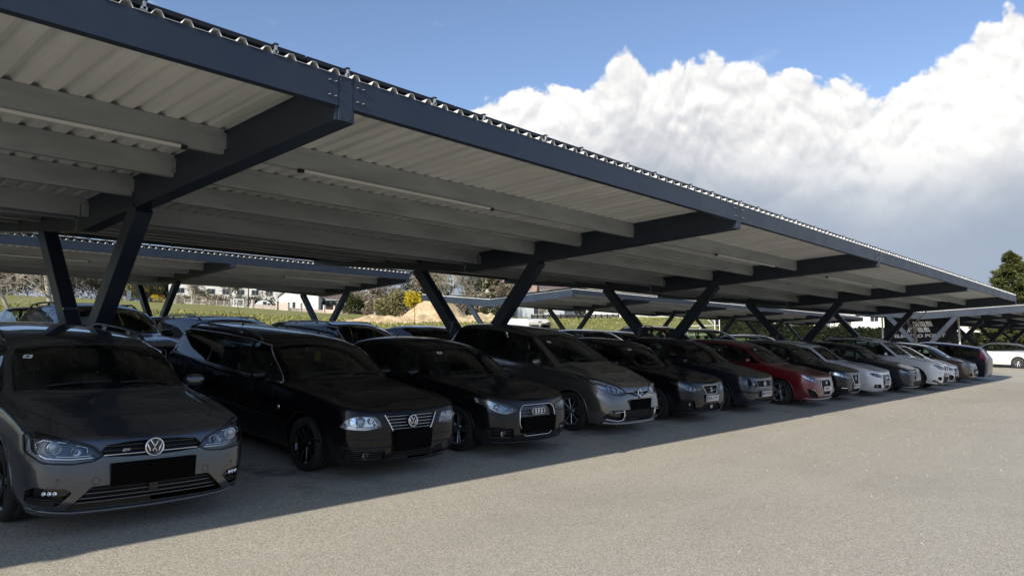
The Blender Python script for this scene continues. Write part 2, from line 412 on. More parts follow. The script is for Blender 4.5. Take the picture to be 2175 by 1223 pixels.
def grass_mat():
    m = bpy.data.materials.new('meadow_grass'); m.use_nodes = True; t = NT(m.node_tree)
    v = t.n('ShaderNodeNewGeometry').outputs['Position']
    a = t.noise(v, 0.25, 6, 0.65); b_ = t.noise(v, 2.2, 6, 0.7); f = t.noise(t.vm('MULTIPLY', v, (1, .6, 1)), 9, 5, 0.7)
    c = t.ramp(a, [(0.35, (0.150, 0.165, 0.045)), (0.55, (0.22, 0.225, 0.075)), (0.72, (0.31, 0.28, 0.12))])
    c = t.mix(t.m('MULTIPLY', t.smooth(b_, .42, .68), .55), c, (0.36, 0.32, 0.15))
    c = t.mix(t.m('MULTIPLY', t.smooth(f, .50, .72), .6), c, (0.12, 0.14, 0.036))
    bn = t.n('ShaderNodeBump', ins={'Strength': 0.9, 'Distance': 0.12, 'Height': t.m('ADD', b_, t.m('MULTIPLY', f, .5))})
    b = t.n('ShaderNodeBsdfPrincipled', ins={'Base Color': c, 'Roughness': 0.9, 'Normal': bn.outputs[0], 'Specular IOR Level': 0.1})
    t.n('ShaderNodeOutputMaterial', ins={'Surface': b.outputs[0]})
    return m
ground_sheet()

def grit():
    r = random.Random(77); me_v = []; me_f = []; ST = noisy('loose_grit', (.22, .20, .17), (.55, .52, .46), 40, .9)
    for _ in range(1500):
        x = r.uniform(-1, 26); y = 1.2+r.random()**1.3*11; z = gz(x, y); k = r.uniform(.003, .0095)*(1+x*.03)
        o = len(me_v); a = r.uniform(0, 3)
        for i in range(4): me_v.append((x+k*math.cos(a+i*1.57)*r.uniform(.7, 1.3), y+k*math.sin(a+i*1.57)*r.uniform(.7, 1.3), z))
        me_v.append((x, y, z+k*.8)); me_f += [(o+i, o+(i+1) % 4, o+4) for i in range(4)]
    me = bpy.data.meshes.new('loose_grit'); me.from_pydata(me_v, [], me_f); me.materials.append(ST); props(link_mesh('loose_grit', me), 'loose pale grit scattered over the asphalt', 'grit', kind='stuff')
grit()
# ================================================================ CARPORTS: butterfly roofs on rows of V frames
ZF, YF, YV, RSL, RSLR = 4.268, 5.095, 11.063, 0.0392, 0.1045      # front eave bottom, its Y, valley Y, roof fall of the two wings
HALF = YV-YF
RIB, RH = .207, .042
def sheet_profile(x0, x1):
    pts = []; x = x0
    while x < x1:
        for dx, z in ((0, 0), (.118, 0), (.142, RH), (.183, RH), (.207, 0)):
            if x+dx <= x1: pts.append((x+dx, z))
        x += RIB
    out = []
    for p in pts:
        if not out or abs(out[-1][0]-p[0]) > 1e-6: out.append(p)
    return out
CONCRETE = noisy('cast_concrete', (0.28, 0.27, 0.25), (0.40, 0.39, 0.36), 3, 0.9, bump=.3)
PVGLASS = bsdf_mat('solar_cells', (0.008, 0.010, 0.020), 0.5, spec=0.08)
PVFRAME = bsdf_mat('black_panel_frame', (0.010, 0.010, 0.012), 0.35)
DUCT = bsdf_mat('pale_cable_duct', (0.55, 0.55, 0.52), 0.4)  # cable duct strips under the front purlins, not a light source
def carport(xs, yc, dz, label, bolts=True, gfun=None, px0=0.0):
    """xs: X of the V frames; yc: Y of the valley; dz: height above the first row"""
    root = empty('carport', (xs[0], yc, gfun(xs[0], yc))); props(root, label, 'carport', 'solar carports over the parked cars')
    ox, oy, oz = root.location
    def W3(x, y, z): return (x-ox, y-oy, z-oz)
    zf = ZF+dz
    def zr(y): return zf-RSL*HALF+(RSL*(yc-y) if y < yc else RSLR*(y-yc))     # eave-bottom line of either wing at y
    for wi, s in enumerate((-1, 1)):
        ye = yc+s*HALF
        # sheet
        m = MB(); pr = sheet_profile(xs[0]-.10, xs[-1]+.10)
        y1, y2 = ye+s*.012, yc+s*.09; vs = []
        for y in (y1, y2):
            for x, z in pr: vs.append(W3(x, y, zr(y)+.262+z))
        n = len(pr); m.add(vs, [(i, i+1, n+i+1, n+i) if s < 0 else (i, n+i, n+i+1, i+1) for i in range(n-1)], SHEET)
        g_ = MB(); vs = []
        for y in (ye+s*.012, ye+s*.016):
            for x, z in pr: vs.append(W3(x, y, zr(y)+.2605+z))
        m.add([W3(x, ye+s*.014, zr(ye)+.2585+z+d) for d in (0, .006) for x, z in pr], [(i, i+1, n+i+1, n+i) for i in range(n-1)], EDGE)
        # screws in the troughs
        m.build('roof_sheet', root)
        # fascia: channel with a short bottom lip, in lengths between the frames
        for a, b in zip(xs, xs[1:]):
            m = MB(); g = .075
            z0 = zr(ye)
            m.box(W3(a+g, ye-.004 if s < 0 else ye-.006, z0), W3(b-g, ye+.006 if s < 0 else ye+.004, z0+.262), STEEL)
            lo, hi = sorted((ye-s*.006, ye-s*.075))
            m.box(W3(a+g, lo, z0), W3(b-g, hi, z0+.006), STEEL)
            m.box(W3(a+g, lo, z0+.254), W3(b-g, hi, z0+.2605), STEEL)
            lo, hi = sorted((ye-s*.068, ye-s*.075)); m.box(W3(a+g, lo, z0+.006), W3(b-g, hi, z0+.02), STEEL)
            if bolts:
                for e, sg in ((a+g, 1), (b-g, -1)):
                    for dx in (.035, .095):
                        for hz in (.07, .195):
                            M_ = Matrix.Translation(Vector(W3(e+sg*dx, ye+s*.006, z0+hz))) @ Vector((0, s, 0)).to_track_quat('Z', 'Y').to_matrix().to_4x4()
                            m.lathe([(.011, 0), (.011, .005), (0, .006)], M_, STEEL, 8); m.lathe([(.006, .006), (.006, .022), (0, .023)], M_, BOLT, 6)
            m.build('fascia', root)
        # purlins: C sections with a bottom flange
        for pi_, off in enumerate((1.90, 3.05, 4.20, 5.72)):
            y = ye-s*off
            for bi, (a, b) in enumerate(zip(xs, xs[1:])):
                m = MB(); z1 = zr(y)+.258; z0 = z1-.25; g = .112; fl = .062
                lo, hi = sorted((y, y-s*.005)); m.box(W3(a+g, lo, z0), W3(b-g, hi, z1), PURLIN)
                lo, hi = sorted((y-s*.005, y-s*fl)); m.box(W3(a+g, lo, z0), W3(b-g, hi, z0+.005), PURLIN); m.box(W3(a+g, lo, z1-.005), W3(b-g, hi, z1), PURLIN)
                lo, hi = sorted((y-s*fl, y-s*(fl+.004))); m.box(W3(a+g, lo, z0), W3(b-g, hi, z0+.022), PURLIN)
                if pi_ == 0 and s < 0:
                    f0, f1 = ((.12, .62), (.55, .93), (.10, .5), (.4, .8), (.2, .6))[bi % 5]; L_ = b-a
                    m.box(W3(a+L_*f0, y-.035, z0-.032), W3(a+L_*f1, y-.002, z0-.003), DUCT)
                    for q in (f0, f1): m.box(W3(a+L_*q-.03, y-.042, z0-.036), W3(a+L_*q+.03, y+.004, z0-.001), BLACKM)
                for e, sg in ((a+.055, 1), (b-.055, -1)):      # cleats
                    m.box(W3(min(e, e+sg*.09), min(y+s*.002, y+s*.008), z0+.05), W3(max(e, e+sg*.09), max(y+s*.002, y+s*.008), z1-.04), GALV)
                m.build('purlin', root)
        # modules: the row along the eave one by one, the others as one field
        MW, MH, TH = 1.69, 1.13, .035
        x = xs[0]-.06+px0; rest = MB(); k = 0
        def panel(m, x, y, clamps):
            z1 = zr(y)+.262+RH+.034; z2 = zr(y-s*MH)+.262+RH+.034
            def P_(xx, t, dz_): return W3(xx, y-s*MH*t, z1+(z2-z1)*t+dz_)
            a, b = x+.008, x+MW-.008; e = .012
            tt = (.0, 1-.012)
            vs = [P_(a, tt[0], 0), P_(b, tt[0], 0), P_(b, tt[1], 0), P_(a, tt[1], 0), P_(a, tt[0], TH), P_(b, tt[0], TH), P_(b, tt[1], TH), P_(a, tt[1], TH)]
            m.add(vs, [(0, 3, 2, 1), (0, 1, 5, 4), (1, 2, 6, 5), (2, 3, 7, 6), (3, 0, 4, 7), (4, 5, 6, 7)], PVFRAME)
            m.add([P_(a+e, tt[0]+e, TH+.001), P_(b-e, tt[0]+e, TH+.001), P_(b-e, tt[1]-e, TH+.001), P_(a+e, tt[1]-e, TH+.001)], [(0, 1, 2, 3)], PVGLASS)
            if clamps:
                for cx in (.405, 1.41):
                    p = Vector(P_(x+cx, 0, 0)); lo, hi = sorted((p.y+s*.014, p.y-s*.03))
                    m.box((p.x-.009, lo, p.z-.024), (p.x+.009, hi, p.z+TH+.004), GALV); m.box((p.x-.020, lo, p.z-.026), (p.x+.020, hi, p.z-.006), GALV); m.box((p.x-.017, lo-.004, p.z+TH+.002), (p.x+.017, hi, p.z+TH+.014), PVFRAME)
        while x+MW < xs[-1]+.25:
            m = MB(); panel(m, x, ye-s*.075, True); m.build('solar_panel', root)
            for r in range(1, 5): panel(rest, x, ye-s*.075-s*r*(MH+.02), False)
            x += MW; k += 1
        ro = rest.build('solar_panel', root); ro['kind'] = 'stuff'
    # gutter in the valley
    m = MB(); zv = zr(yc)
    for a, b in zip(xs, xs[1:]):
        g = .12
        for sy in (-1, 1): m.box(W3(a+g, yc+sy*.085-.003, zv+.10), W3(b-g, yc+sy*.085+.003, zv+.255), GALV)
        m.box(W3(a+g, yc-.082, zv+.098), W3(b-g, yc+.082, zv+.104), GALV)
    m.build('gutter', root)
    for i, X in enumerate(xs):
        # rafters: one tapered box per wing, welded at the valley
        for s in (-1, 1):
            m = MB(); ye = yc+s*HALF; w2 = .095
            yo = ye-s*.012
            def sec(y, b, t): return [W3(X-w2, y, b), W3(X+w2, y, b), W3(X+w2, y, t), W3(X-w2, y, t)]
            vs = sec(yo, zr(ye)-.118, zr(ye)+.256)+sec(yc, zr(yc)-.145, zr(yc)+.256)
            if s > 0: vs = vs[4:]+vs[:4]
            m.add(vs, [(0, 3, 2, 1), (4, 5, 6, 7), (0, 1, 5, 4), (1, 2, 6, 5), (2, 3, 7, 6), (3, 0, 4, 7)], STEEL)
            # end plate between the fascia lengths
            lo, hi = sorted((ye-s*.010, ye+s*.004)); m.box(W3(X-.068, lo, zr(ye)-.120), W3(X+.068, hi, zr(ye)+.262), STEEL)
            for dx in (-.045, .045):
                for hz in (-.095, .225):
                    M_ = Matrix.Translation(Vector(W3(X+dx, ye+s*.004, zr(ye)+hz))) @ Vector((0, s, 0)).to_track_quat('Z', 'Y').to_matrix().to_4x4()
                    m.lathe([(.011, 0), (.010, .003), (0, .004)], M_, BLACKM, 8)
            m.build('rafter', root)
            # leg
            m = MB(); zt = zr(yc+s*1.78)-.13; zb_ = 2.19+dz
            a = Vector(W3(X, yc+s*.17, zb_)); b = Vector(W3(X, yc+s*1.80, zt+.02))
            m.beam(a, b, .20, .25, STEEL, upv=(0, 1, 0), bev=.012)
            m.beam(b-Vector((0, 0, .012))-Vector((0, s*.02, 0)), b+Vector((0, s*.02, .008)), .22, .012, STEEL)
            m.build('leg', root)
        # foot: flange plate with anchor bolts on a concrete pedestal
        m = MB(); gzv = gfun(X, yc); zt = 2.13+dz
        m.box(W3(X-.21, yc-.42, gzv-.3), W3(X+.21, yc+.42, zt-.05), CONCRETE); m.build('pedestal', root)
        m = MB(); m.box(W3(X-.19, yc-.46, zt-.05), W3(X+.19, yc+.46, zt-.02), STEEL)
        for s in (-1, 1):
            m.box(W3(X-.11, yc+s*.17-.13, zt-.02), W3(X+.11, yc+s*.17+.13, zt+.03), STEEL)
            for dx in (-.15, .15):
                for dy in (.10, .40): m.tube([W3(X+dx, yc+s*dy, zt-.02), W3(X+dx, yc+s*dy, zt+.05)], .018, GALV, 6)
        m.build('base_plate', root)
        # bright cut end of the valley purlin beside each rafter
        m = MB(); m.box(W3(X-.205, yc-.30, zr(yc)+.008), W3(X-.100, yc-.285, zr(yc)+.175), GALV); m.box(W3(X-.205, yc-.30, zr(yc)+.008), W3(X-.200, yc-.20, zr(yc)+.175), GALV)
        if i: m.build('bracket', root)
    return root
R1 = [3.59-7.54*2, 3.59-7.54, 3.59, 11.134, 18.678, 28.79, 38.90]
carport(R1, YV, 0.0, 'long anthracite carport in the foreground sheltering the nearest cars', gfun=gz, px0=(3.25-(R1[0]-.06)) % 1.69)
X1B = [48.6, 56.14, 66.2, 76.3, 86.4]
carport(X1B, YV, 0.08, 'carport at the far right, banner seen through its sunlit end frame', bolts=False, gfun=gz)
Y2 = 23.2+HALF
X2A = [19.5-7.54*4, 19.5-7.54*3, 19.5-7.54*2, 19.5-7.54, 19.5]
carport(X2A, Y2, .90, 'carport in the second row at left, field and houses visible under it', bolts=False, gfun=gz)
X2B = [30.7, 38.24, 48.4, 58.5, 68.6, 78.7]
carport(X2B, Y2, .90, 'carport in the second row behind the white van, sunlit pale end frame', bolts=False, gfun=gz)
# ================================================================ CARS
GRILLB = bsdf_mat('grille_black', (0.004, 0.004, 0.0045), 0.55, spec=.25)
DARKRAIL = bsdf_mat('dark_anodised_rail', (0.16, 0.165, 0.175), .28, 1.0)
# local frame of a car: x across (its right-hand side in the picture is +x), y from the nose backwards, z up
DEF = dict(L=4.3, W=1.80, H=1.47, fo=.87, wb=2.63, wr=.315, zb=.19, zh=.76, zc=.99, yc=1.05, yw=1.85, yr=3.85, zr=1.38, yb=4.18, zbl=1.0,
           bf=.93, br=.99, bow=.34, rake=.10, rbow=.14, sedan=False, hoodc=.025, rail=.755, lev=3, yB=2.35, yC=3.25, dlo_end=None, tumble=1.0, arch=.36)
def car_cage(P):
    hw = P['W']/2; L, H = P['L'], P['H']
    zh, zc, yc, yw, yr, zr, yb, zbl = (P[k] for k in ('zh', 'zc', 'yc', 'yw', 'yr', 'zr', 'yb', 'zbl'))
    zb = P['zb']
    xf = [0, .34, .64, .87, .98]; yf = [0, .02, .09, .26, .74]
    ysd = [.52, .84, yc+.12, (yc+yw)/2+.22, yw+.22, yw+.60, (yw+.6+yr)/2, yr-.28, yr, (yr+yb)/2, yb]
    n = len(ysd)
    def belt(y): return interp(y, [(0.3, zh+.06), (.52, zh+.10), (yc, P['bf']+.005), (yw+.3, P['bf']+.0), (yr, P['br']), (L-.1, P['br']-.01 if not P['sedan'] else zbl-.03)])
    def sidew(y): return hw*interp(y, [(0, .975), (.52, .990), (1.2, 1.0), (L-1.2, 1.0), (L-.55, .975), (L, .93)])
    levels = []
    noseoff = [(0, .095), (.16, .015), (.36, .0), (.70, P['rake']*.45), (1, P['rake'])]
    for k, t in enumerate((0, .16, .36, .70, 1.0)):
        ring = []
        xs = (.90, .965, .990, 1.0, .968)[k]
        dyf = noseoff[k][1]
        for a, b in zip(xf, yf):
            y = P['bow']*b+dyf; z = zb+t*(belt(.3)-(.0 if a < .5 else -.0)-zb) if k < 4 else interp(a, [(0, zh), (.64, zh+.018), (.98, zh+.06)])
            ring.append(Vector((a*hw*(xs if a > .5 else 1), y, z)))
        for y in ysd:
            zt = belt(y); z = zb+t*(zt-zb) if k else zb
            ring.append(Vector((sidew(y)*xs, y, z)))
        zt = belt(L)
        rb = (.06, 0, -.0, .015, .03)[k] if not P['sedan'] else (.06, 0, 0, .02, .05)[k]
        for a, b in list(zip(xf, yf))[::-1]:
            y = L-rb-P['rbow']*b*1.3
            z = zb+.05+t*(zt-zb-.05)
            ring.append(Vector((a*hw*(xs if a > .5 else 1)*.985, y, z)))
        levels.append(ring)
    NR = len(levels[0]); F = 5
    # top grid, columns 0 centre .. 4 ring
    rows = []
    topring = levels[-1]
    def ringpt(i): return topring[F+i]
    hc = P['hoodc']
    for i, y in enumerate(ysd):
        rp = ringpt(i); rx = rp.x; bz = rp.z
        zhood = lambda yy: interp(yy, [(0, zh), (.30, zh+(zc-zh)*.42), (.7, zh+(zc-zh)*.76), (yc, zc)])
        if i < 2:
            z0 = zhood(y-.05)
            row = [Vector((0, y-.03, z0)), Vector((.34*hw, y-.02, z0-.004)), Vector((.66*hw, y-.01, z0+.012)), Vector((.83*hw, y, z0*.38+bz*.62-.012)), rp]
        elif i == 2:
            row = [Vector((0, yc, zc)), Vector((.34*hw, yc+.03, zc-.002)), Vector((.72*hw, yc+.13, zc-.012)), Vector((.905*hw, yc+.24, bz+.03)), rp]
        elif i == 3:
            zm = zc+(H-.055-zc)*.53
            row = [Vector((0, (yc+yw)/2, zm)), Vector((.33*hw, (yc+yw)/2+.025, zm-.004)), Vector((.815*hw, (yc+yw)/2+.20, zm-.03)), Vector((.945*hw, y, bz+.03)), rp]
        elif i == 4:
            row = [Vector((0, yw, H-.052)), Vector((.31*hw, yw+.015, H-.058)), Vector(((P['rail']-.02)*hw, yw+.14, H-.112)), Vector((.95*hw, y, bz+.03)), rp]
        elif i <= 7:
            s = (y-yw)/(yr-yw); z0 = interp(s, [(0, H-.05), (.22, H-.012), (.45, H), (.75, H-(H-zr)*.30), (1, zr)])
            row = [Vector((0, y, z0)), Vector((.33*hw, y, z0-.006)), Vector((P['rail']*hw, y, z0-.066)), Vector((.95*hw, y, bz+.03)), rp]
        elif i == 8:
            row = [Vector((0, yr, zr)), Vector((.32*hw, yr-.005, zr-.006)), Vector(((P['rail']-.015)*hw, yr-.03, zr-.07)), Vector((.935*hw, y-.02, bz+.03)), rp]
        elif i == 9:
            zm = zbl+(zr-zbl)*.50; ym = (yr+yb)/2
            row = [Vector((0, ym+.01, zm)), Vector((.33*hw, ym, zm-.002)), Vector((.79*hw, ym-.03, zm-.01)), Vector((.905*hw, y-.02, bz+.022)), rp]
        else:
            row = [Vector((0, yb, zbl)), Vector((.34*hw, yb-.005, zbl-.002)), Vector((.68*hw, yb-.02, zbl-.006)), Vector((.86*hw, y-.01, bz+.012)), rp]
        rows.append(row)
    # ---- mesh
    vs = []; idx = {}
    def V(p, key):
        if key not in idx: idx[key] = len(vs); vs.append(p)
        return idx[key]
    fs = []
    def lv(k, i, s):
        p = levels[k][i]; c = i in (0, NR-1)
        return V(Vector((p.x*s, p.y, p.z)), ('r', k, i, 0 if c else s))
    def tg(r, c, s):
        if c == 4: return lv(4, F+r, s)
        p = rows[r][c]; return V(Vector((p.x*s, p.y, p.z)), ('t', r, c, 0 if c == 0 else s))
    for s in (1, -1):
        def face(q): fs.append(tuple(q) if s == 1 else tuple(q)[::-1])
        for k in range(4):
            for i in range(NR-1): face((lv(k, i, s), lv(k, i+1, s), lv(k+1, i+1, s), lv(k+1, i, s)))
        for c in range(4):
            face((lv(4, c, s), lv(4, c+1, s), tg(0, c+1, s), tg(0, c, s)))
            for r in range(n-1): face((tg(r, c, s), tg(r, c+1, s), tg(r+1, c+1, s), tg(r+1, c, s)))
            face((tg(n-1, c, s), tg(n-1, c+1, s), lv(4, NR-1-(c+1), s), lv(4, NR-1-c, s)))
    creases = {}
    for s in (1, -1):
        for r in range(0, 2): creases[frozenset((tg(r, 2, s), tg(r+1, 2, s)))] = .5
        for i in range(F-1): creases[frozenset((lv(4, i, s), lv(4, i+1, s)))] = .62     # bonnet leading edge
        for i in range(F-1, F+n-1): creases[frozenset((lv(4, i, s), lv(4, i+1, s)))] = .45
        for i in range(F-1, F+n-1): creases[frozenset((lv(3, i, s), lv(3, i+1, s)))] = .45
        for i in range(F-1): creases[frozenset((lv(3, i, s), lv(3, i+1, s)))] = .35; creases[frozenset((lv(1, i, s), lv(1, i+1, s)))] = .3
        for r in range(0, 2): creases[frozenset((tg(r, 3, s), tg(r+1, 3, s)))] = .45
        for i in range(NR-1): creases[frozenset((lv(0, i, s), lv(0, i+1, s)))] = .5
        for r in range(2, n-1): creases[frozenset((tg(r, 3, s), tg(r+1, 3, s)))] = .3
        for c in range(3): creases[frozenset((tg(8, c, s), tg(8, c+1, s)))] = .45
        for c in range(3): creases[frozenset((tg(2, c, s), tg(2, c+1, s)))] = .3
        for r in range(2, 4): creases[frozenset((tg(r, 2, s), tg(r+1, 2, s)))] = .55
        for r in range(4, 9): creases[frozenset((tg(r, 2, s), tg(r+1, 2, s)))] = .35
    return vs, fs, creases
def hull_of(P):
    vs, fs, cr = car_cage(P)
    me = bpy.data.meshes.new('cage'); me.from_pydata(vs, [], fs); me.update()
    at_ = me.attributes.new('crease_edge', 'FLOAT', 'EDGE')
    for e in me.edges:
        k = frozenset(e.vertices)
        if k in cr: at_.data[e.index].value = cr[k]
    o = bpy.data.objects.new('cage', me); COL.objects.link(o)
    md = o.modifiers.new('s', 'SUBSURF'); md.levels = P['lev']; md.render_levels = P['lev']
    bpy.context.view_layer.update()
    dg = bpy.context.evaluated_depsgraph_get(); m2 = bpy.data.meshes.new_from_object(o.evaluated_get(dg))
    bpy.data.objects.remove(o); bpy.data.meshes.remove(me)
    bm = bmesh.new(); bm.from_mesh(m2); bpy.data.meshes.remove(m2)
    bmesh.ops.recalc_face_normals(bm, faces=bm.faces)
    # the smoothed shell shrinks: bring it back to its full length, width and height
    xm = max(v.co.x for v in bm.verts); ya = min(v.co.y for v in bm.verts); yb_ = max(v.co.y for v in bm.verts); zt_ = max(v.co.z for v in bm.verts); z0_ = min(v.co.z for v in bm.verts)
    for v in bm.verts: v.co = Vector((v.co.x*(P['W']/2)/xm, (v.co.y-ya)*P['L']/(yb_-ya), P['zb']+(v.co.z-z0_)*(P['H']-P['zb'])/(zt_-z0_)))
    # orient outwards
    f = max(bm.faces, key=lambda f: f.calc_center_median().z)
    if f.normal.z < 0: bmesh.ops.reverse_faces(bm, faces=bm.faces)
    bm.normal_update()
    return bm
def pip(p, poly):
    x, y = p; c = False; j = len(poly)-1
    for i in range(len(poly)):
        xi, yi = poly[i]; xj, yj = poly[j]
        if (yi > y) != (yj > y) and x < (xj-xi)*(y-yi)/(yj-yi)+xi: c = not c
        j = i
    return c
def rpoly(pts, r=.015, n=3):
    """round the corners of a polygon"""
    out = []; N = len(pts)
    for i in range(N):
        a, b, c = Vector(pts[i-1]), Vector(pts[i]), Vector(pts[(i+1) % N])
        d1 = (a-b); d2 = (c-b); k = min(r, d1.length*.45, d2.length*.45)
        p1 = b+d1.normalized()*k; p2 = b+d2.normalized()*k
        for t in range(n+1):
            s = t/n; q = p1.lerp(b, s).lerp(b.lerp(p2, s), s); out.append((q.x, q.y))
    return out
def circ(cx, cy, r, n=20, ry=None, rot=0):
    out = []
    for i in range(n):
        a = 2*math.pi*i/n; x = r*math.cos(a); y = (ry or r)*math.sin(a)
        out.append((cx+x*math.cos(rot)-y*math.sin(rot), cy+x*math.sin(rot)+y*math.cos(rot)))
    return out
def mirp(poly): return [(-x, y) for x, y in poly][::-1]
class Shell:
    AX = {'F': (0, 2, 1, -1), 'B': (0, 2, 1, 1), 'R': (1, 2, 0, 1), 'Lf': (1, 2, 0, -1), 'T': (0, 1, 2, 1)}
    def __init__(s, P):
        s.P = P; s.bm = hull_of(P)
        s.bm.faces.ensure_lookup_table(); s.bm.verts.ensure_lookup_table()
        s.vn = [v.normal.copy() for v in s.bm.verts]; s.vc = [v.co.copy() for v in s.bm.verts]
        s.bvh = BVHTree.FromPolygons(s.vc, [[v.index for v in f.verts] for f in s.bm.faces])
        s.fv = [[v.index for v in f.verts] for f in s.bm.faces]
        s.groups = ['body']
    def normal_at(s, p):
        loc, no, fi, d = s.bvh.find_nearest(p)
        if fi is None: return Vector((0, 0, 1))
        acc = Vector((0, 0, 0))
        for k in s.fv[fi]:
            acc += s.vn[k]/((s.vc[k]-loc).length+.002)
        return acc.normalized()
    def hug(s, a, b, view='F', lift=0.0):
        i, j, k, sg = s.AX[view]
        o = Vector((0, 0, 0)); o[i] = a; o[j] = b; o[k] = sg*9 if k != 1 or sg < 0 else 14
        d = Vector((0, 0, 0)); d[k] = -sg
        loc, no, fi, dist = s.bvh.ray_cast(o, d)
        if loc is None: return None, None
        n = s.normal_at(loc); return loc+n*lift, n
    def hugline(s, pts, view='F', lift=0.0, step=.03, closed=False):
        out = []; P2 = [Vector(p) for p in pts]
        if closed: P2.append(P2[0])
        for a, b in zip(P2, P2[1:]):
            m = max(1, int((b-a).length/step))
            for t in range(m):
                q = a.lerp(b, t/m); l, n = s.hug(q.x, q.y, view, lift)
                if l is not None: out.append(l)
        if not closed:
            l, n = s.hug(P2[-1].x, P2[-1].y, view, lift)
            if l is not None: out.append(l)
        return out
    def cut(s, poly, view, group, only=('body',), nmin=.10):
        if group not in s.groups: s.groups.append(group)
        gid = s.groups.index(group); okg = {s.groups.index(g) for g in only if g in s.groups}
        i, j, k, sg = s.AX[view]; bm = s.bm
        x0 = min(p[0] for p in poly); x1 = max(p[0] for p in poly); y0 = min(p[1] for p in poly); y1 = max(p[1] for p in poly)
        cand = []
        for f in bm.faces:
            if f.material_index not in okg or f.normal[k]*sg < nmin: continue
            cs = [v.co for v in f.verts]
            if max(c[i] for c in cs) < x0 or min(c[i] for c in cs) > x1 or max(c[j] for c in cs) < y0 or min(c[j] for c in cs) > y1: continue
            if k == 0 and cs[0].x*sg < 0: continue
            cand.append(f)
        cand = set(cand); N = len(poly)
        for q in range(N):
            a = poly[q]; b = poly[(q+1) % N]
            dx, dy = b[0]-a[0], b[1]-a[1]
            if abs(dx)+abs(dy) < 1e-6: continue
            ax0, ax1 = min(a[0], b[0])-1e-4, max(a[0], b[0])+1e-4; ay0, ay1 = min(a[1], b[1])-1e-4, max(a[1], b[1])+1e-4
            sub = []
            for f in cand:
                cs = [v.co for v in f.verts]
                if max(c[i] for c in cs) < ax0 or min(c[i] for c in cs) > ax1 or max(c[j] for c in cs) < ay0 or min(c[j] for c in cs) > ay1: continue
                ss = [(c[i]-a[0])*dy-(c[j]-a[1])*dx for c in cs]
                if max(ss) < 1e-6 or min(ss) > -1e-6: continue
                sub.append(f)
            if not sub: continue
            co = Vector((0, 0, 0)); co[i] = a[0]; co[j] = a[1]
            no = Vector((0, 0, 0)); no[i] = dy; no[j] = -dx; no.normalize()
            es = {e for f in sub for e in f.edges}; vv = {v for f in sub for v in f.verts}
            cand -= set(sub)
            r = bmesh.ops.bisect_plane(bm, geom=sub+list(es)+list(vv), dist=1e-6, plane_co=co, plane_no=no)
            for g in r['geom']:
                if isinstance(g, bmesh.types.BMFace): cand.add(g)
        sel = []
        for f in cand:
            if not f.is_valid or f.material_index not in okg: continue
            c = f.calc_center_median()
            if pip((c[i], c[j]), poly): sel.append(f)
        if view == 'F' and len(sel) > 1:              # drop stray islands
            left = set(sel); isl = []
            while left:
                st = [left.pop()]; cur = list(st)
                while st:
                    g = st.pop()
                    for e in g.edges:
                        for h in e.link_faces:
                            if h in left: left.discard(h); st.append(h); cur.append(h)
                isl.append((sum(x.calc_area() for x in cur), cur))
            sel = max(isl, key=lambda t: t[0])[1]
        for f in sel: f.material_index = gid
        hit = len(sel)
        return hit
    def extract(s, group, name, mat, parent, depth=0.0, wall=None, vec=None, noface=False, walldepth=None):
        if group not in s.groups: return None
        gid = s.groups.index(group); fl = [f for f in s.bm.faces if f.material_index == gid]
        if not fl: return None
        vmap = {}; vs = []; ns = []
        base = []
        for f in fl:
            for v in f.verts:
                if v.index not in vmap or vs is None:
                    vmap[v.index] = len(vs); n = s.normal_at(v.co); ns.append(n); base.append(v.co.copy())
                    vs.append(v.co + (vec if vec is not None else -n*depth))
        fs = [] if noface else [tuple(vmap[v.index] for v in f.verts) for f in fl]
        mi = [0]*len(fs)
        me = bpy.data.meshes.new(name)
        if wall is not None:
            gset = set(f.index for f in fl)
            off = {}
            for f in fl:
                for e in f.edges:
                    lf = [g for g in e.link_faces if g.material_index == gid]
                    if len(lf) == 1:
                        q = []
                        for v in e.verts:
                            if v.index not in off:
                                off[v.index] = len(vs); b = base[vmap[v.index]]; nn = ns[vmap[v.index]]
                                vs.append(b - nn*.0005); ns.append(nn)
                            q.append(v.index)
                        fs.append((off[q[0]], off[q[1]], vmap[q[1]], vmap[q[0]])); mi.append(1)
        me.from_pydata(vs, [], fs); me.materials.append(mat)
        if wall is not None: me.materials.append(wall)
        me.polygons.foreach_set('material_index', mi)
        me.polygons.foreach_set('use_smooth', [m == 0 for m in mi]); me.update()
        if not noface:
            try: me.normals_split_custom_set_from_vertices(ns)
            except Exception: pass
        return link_mesh(name, me, parent)
    def reindex(s): s.bm.verts.index_update(); s.bm.faces.index_update()
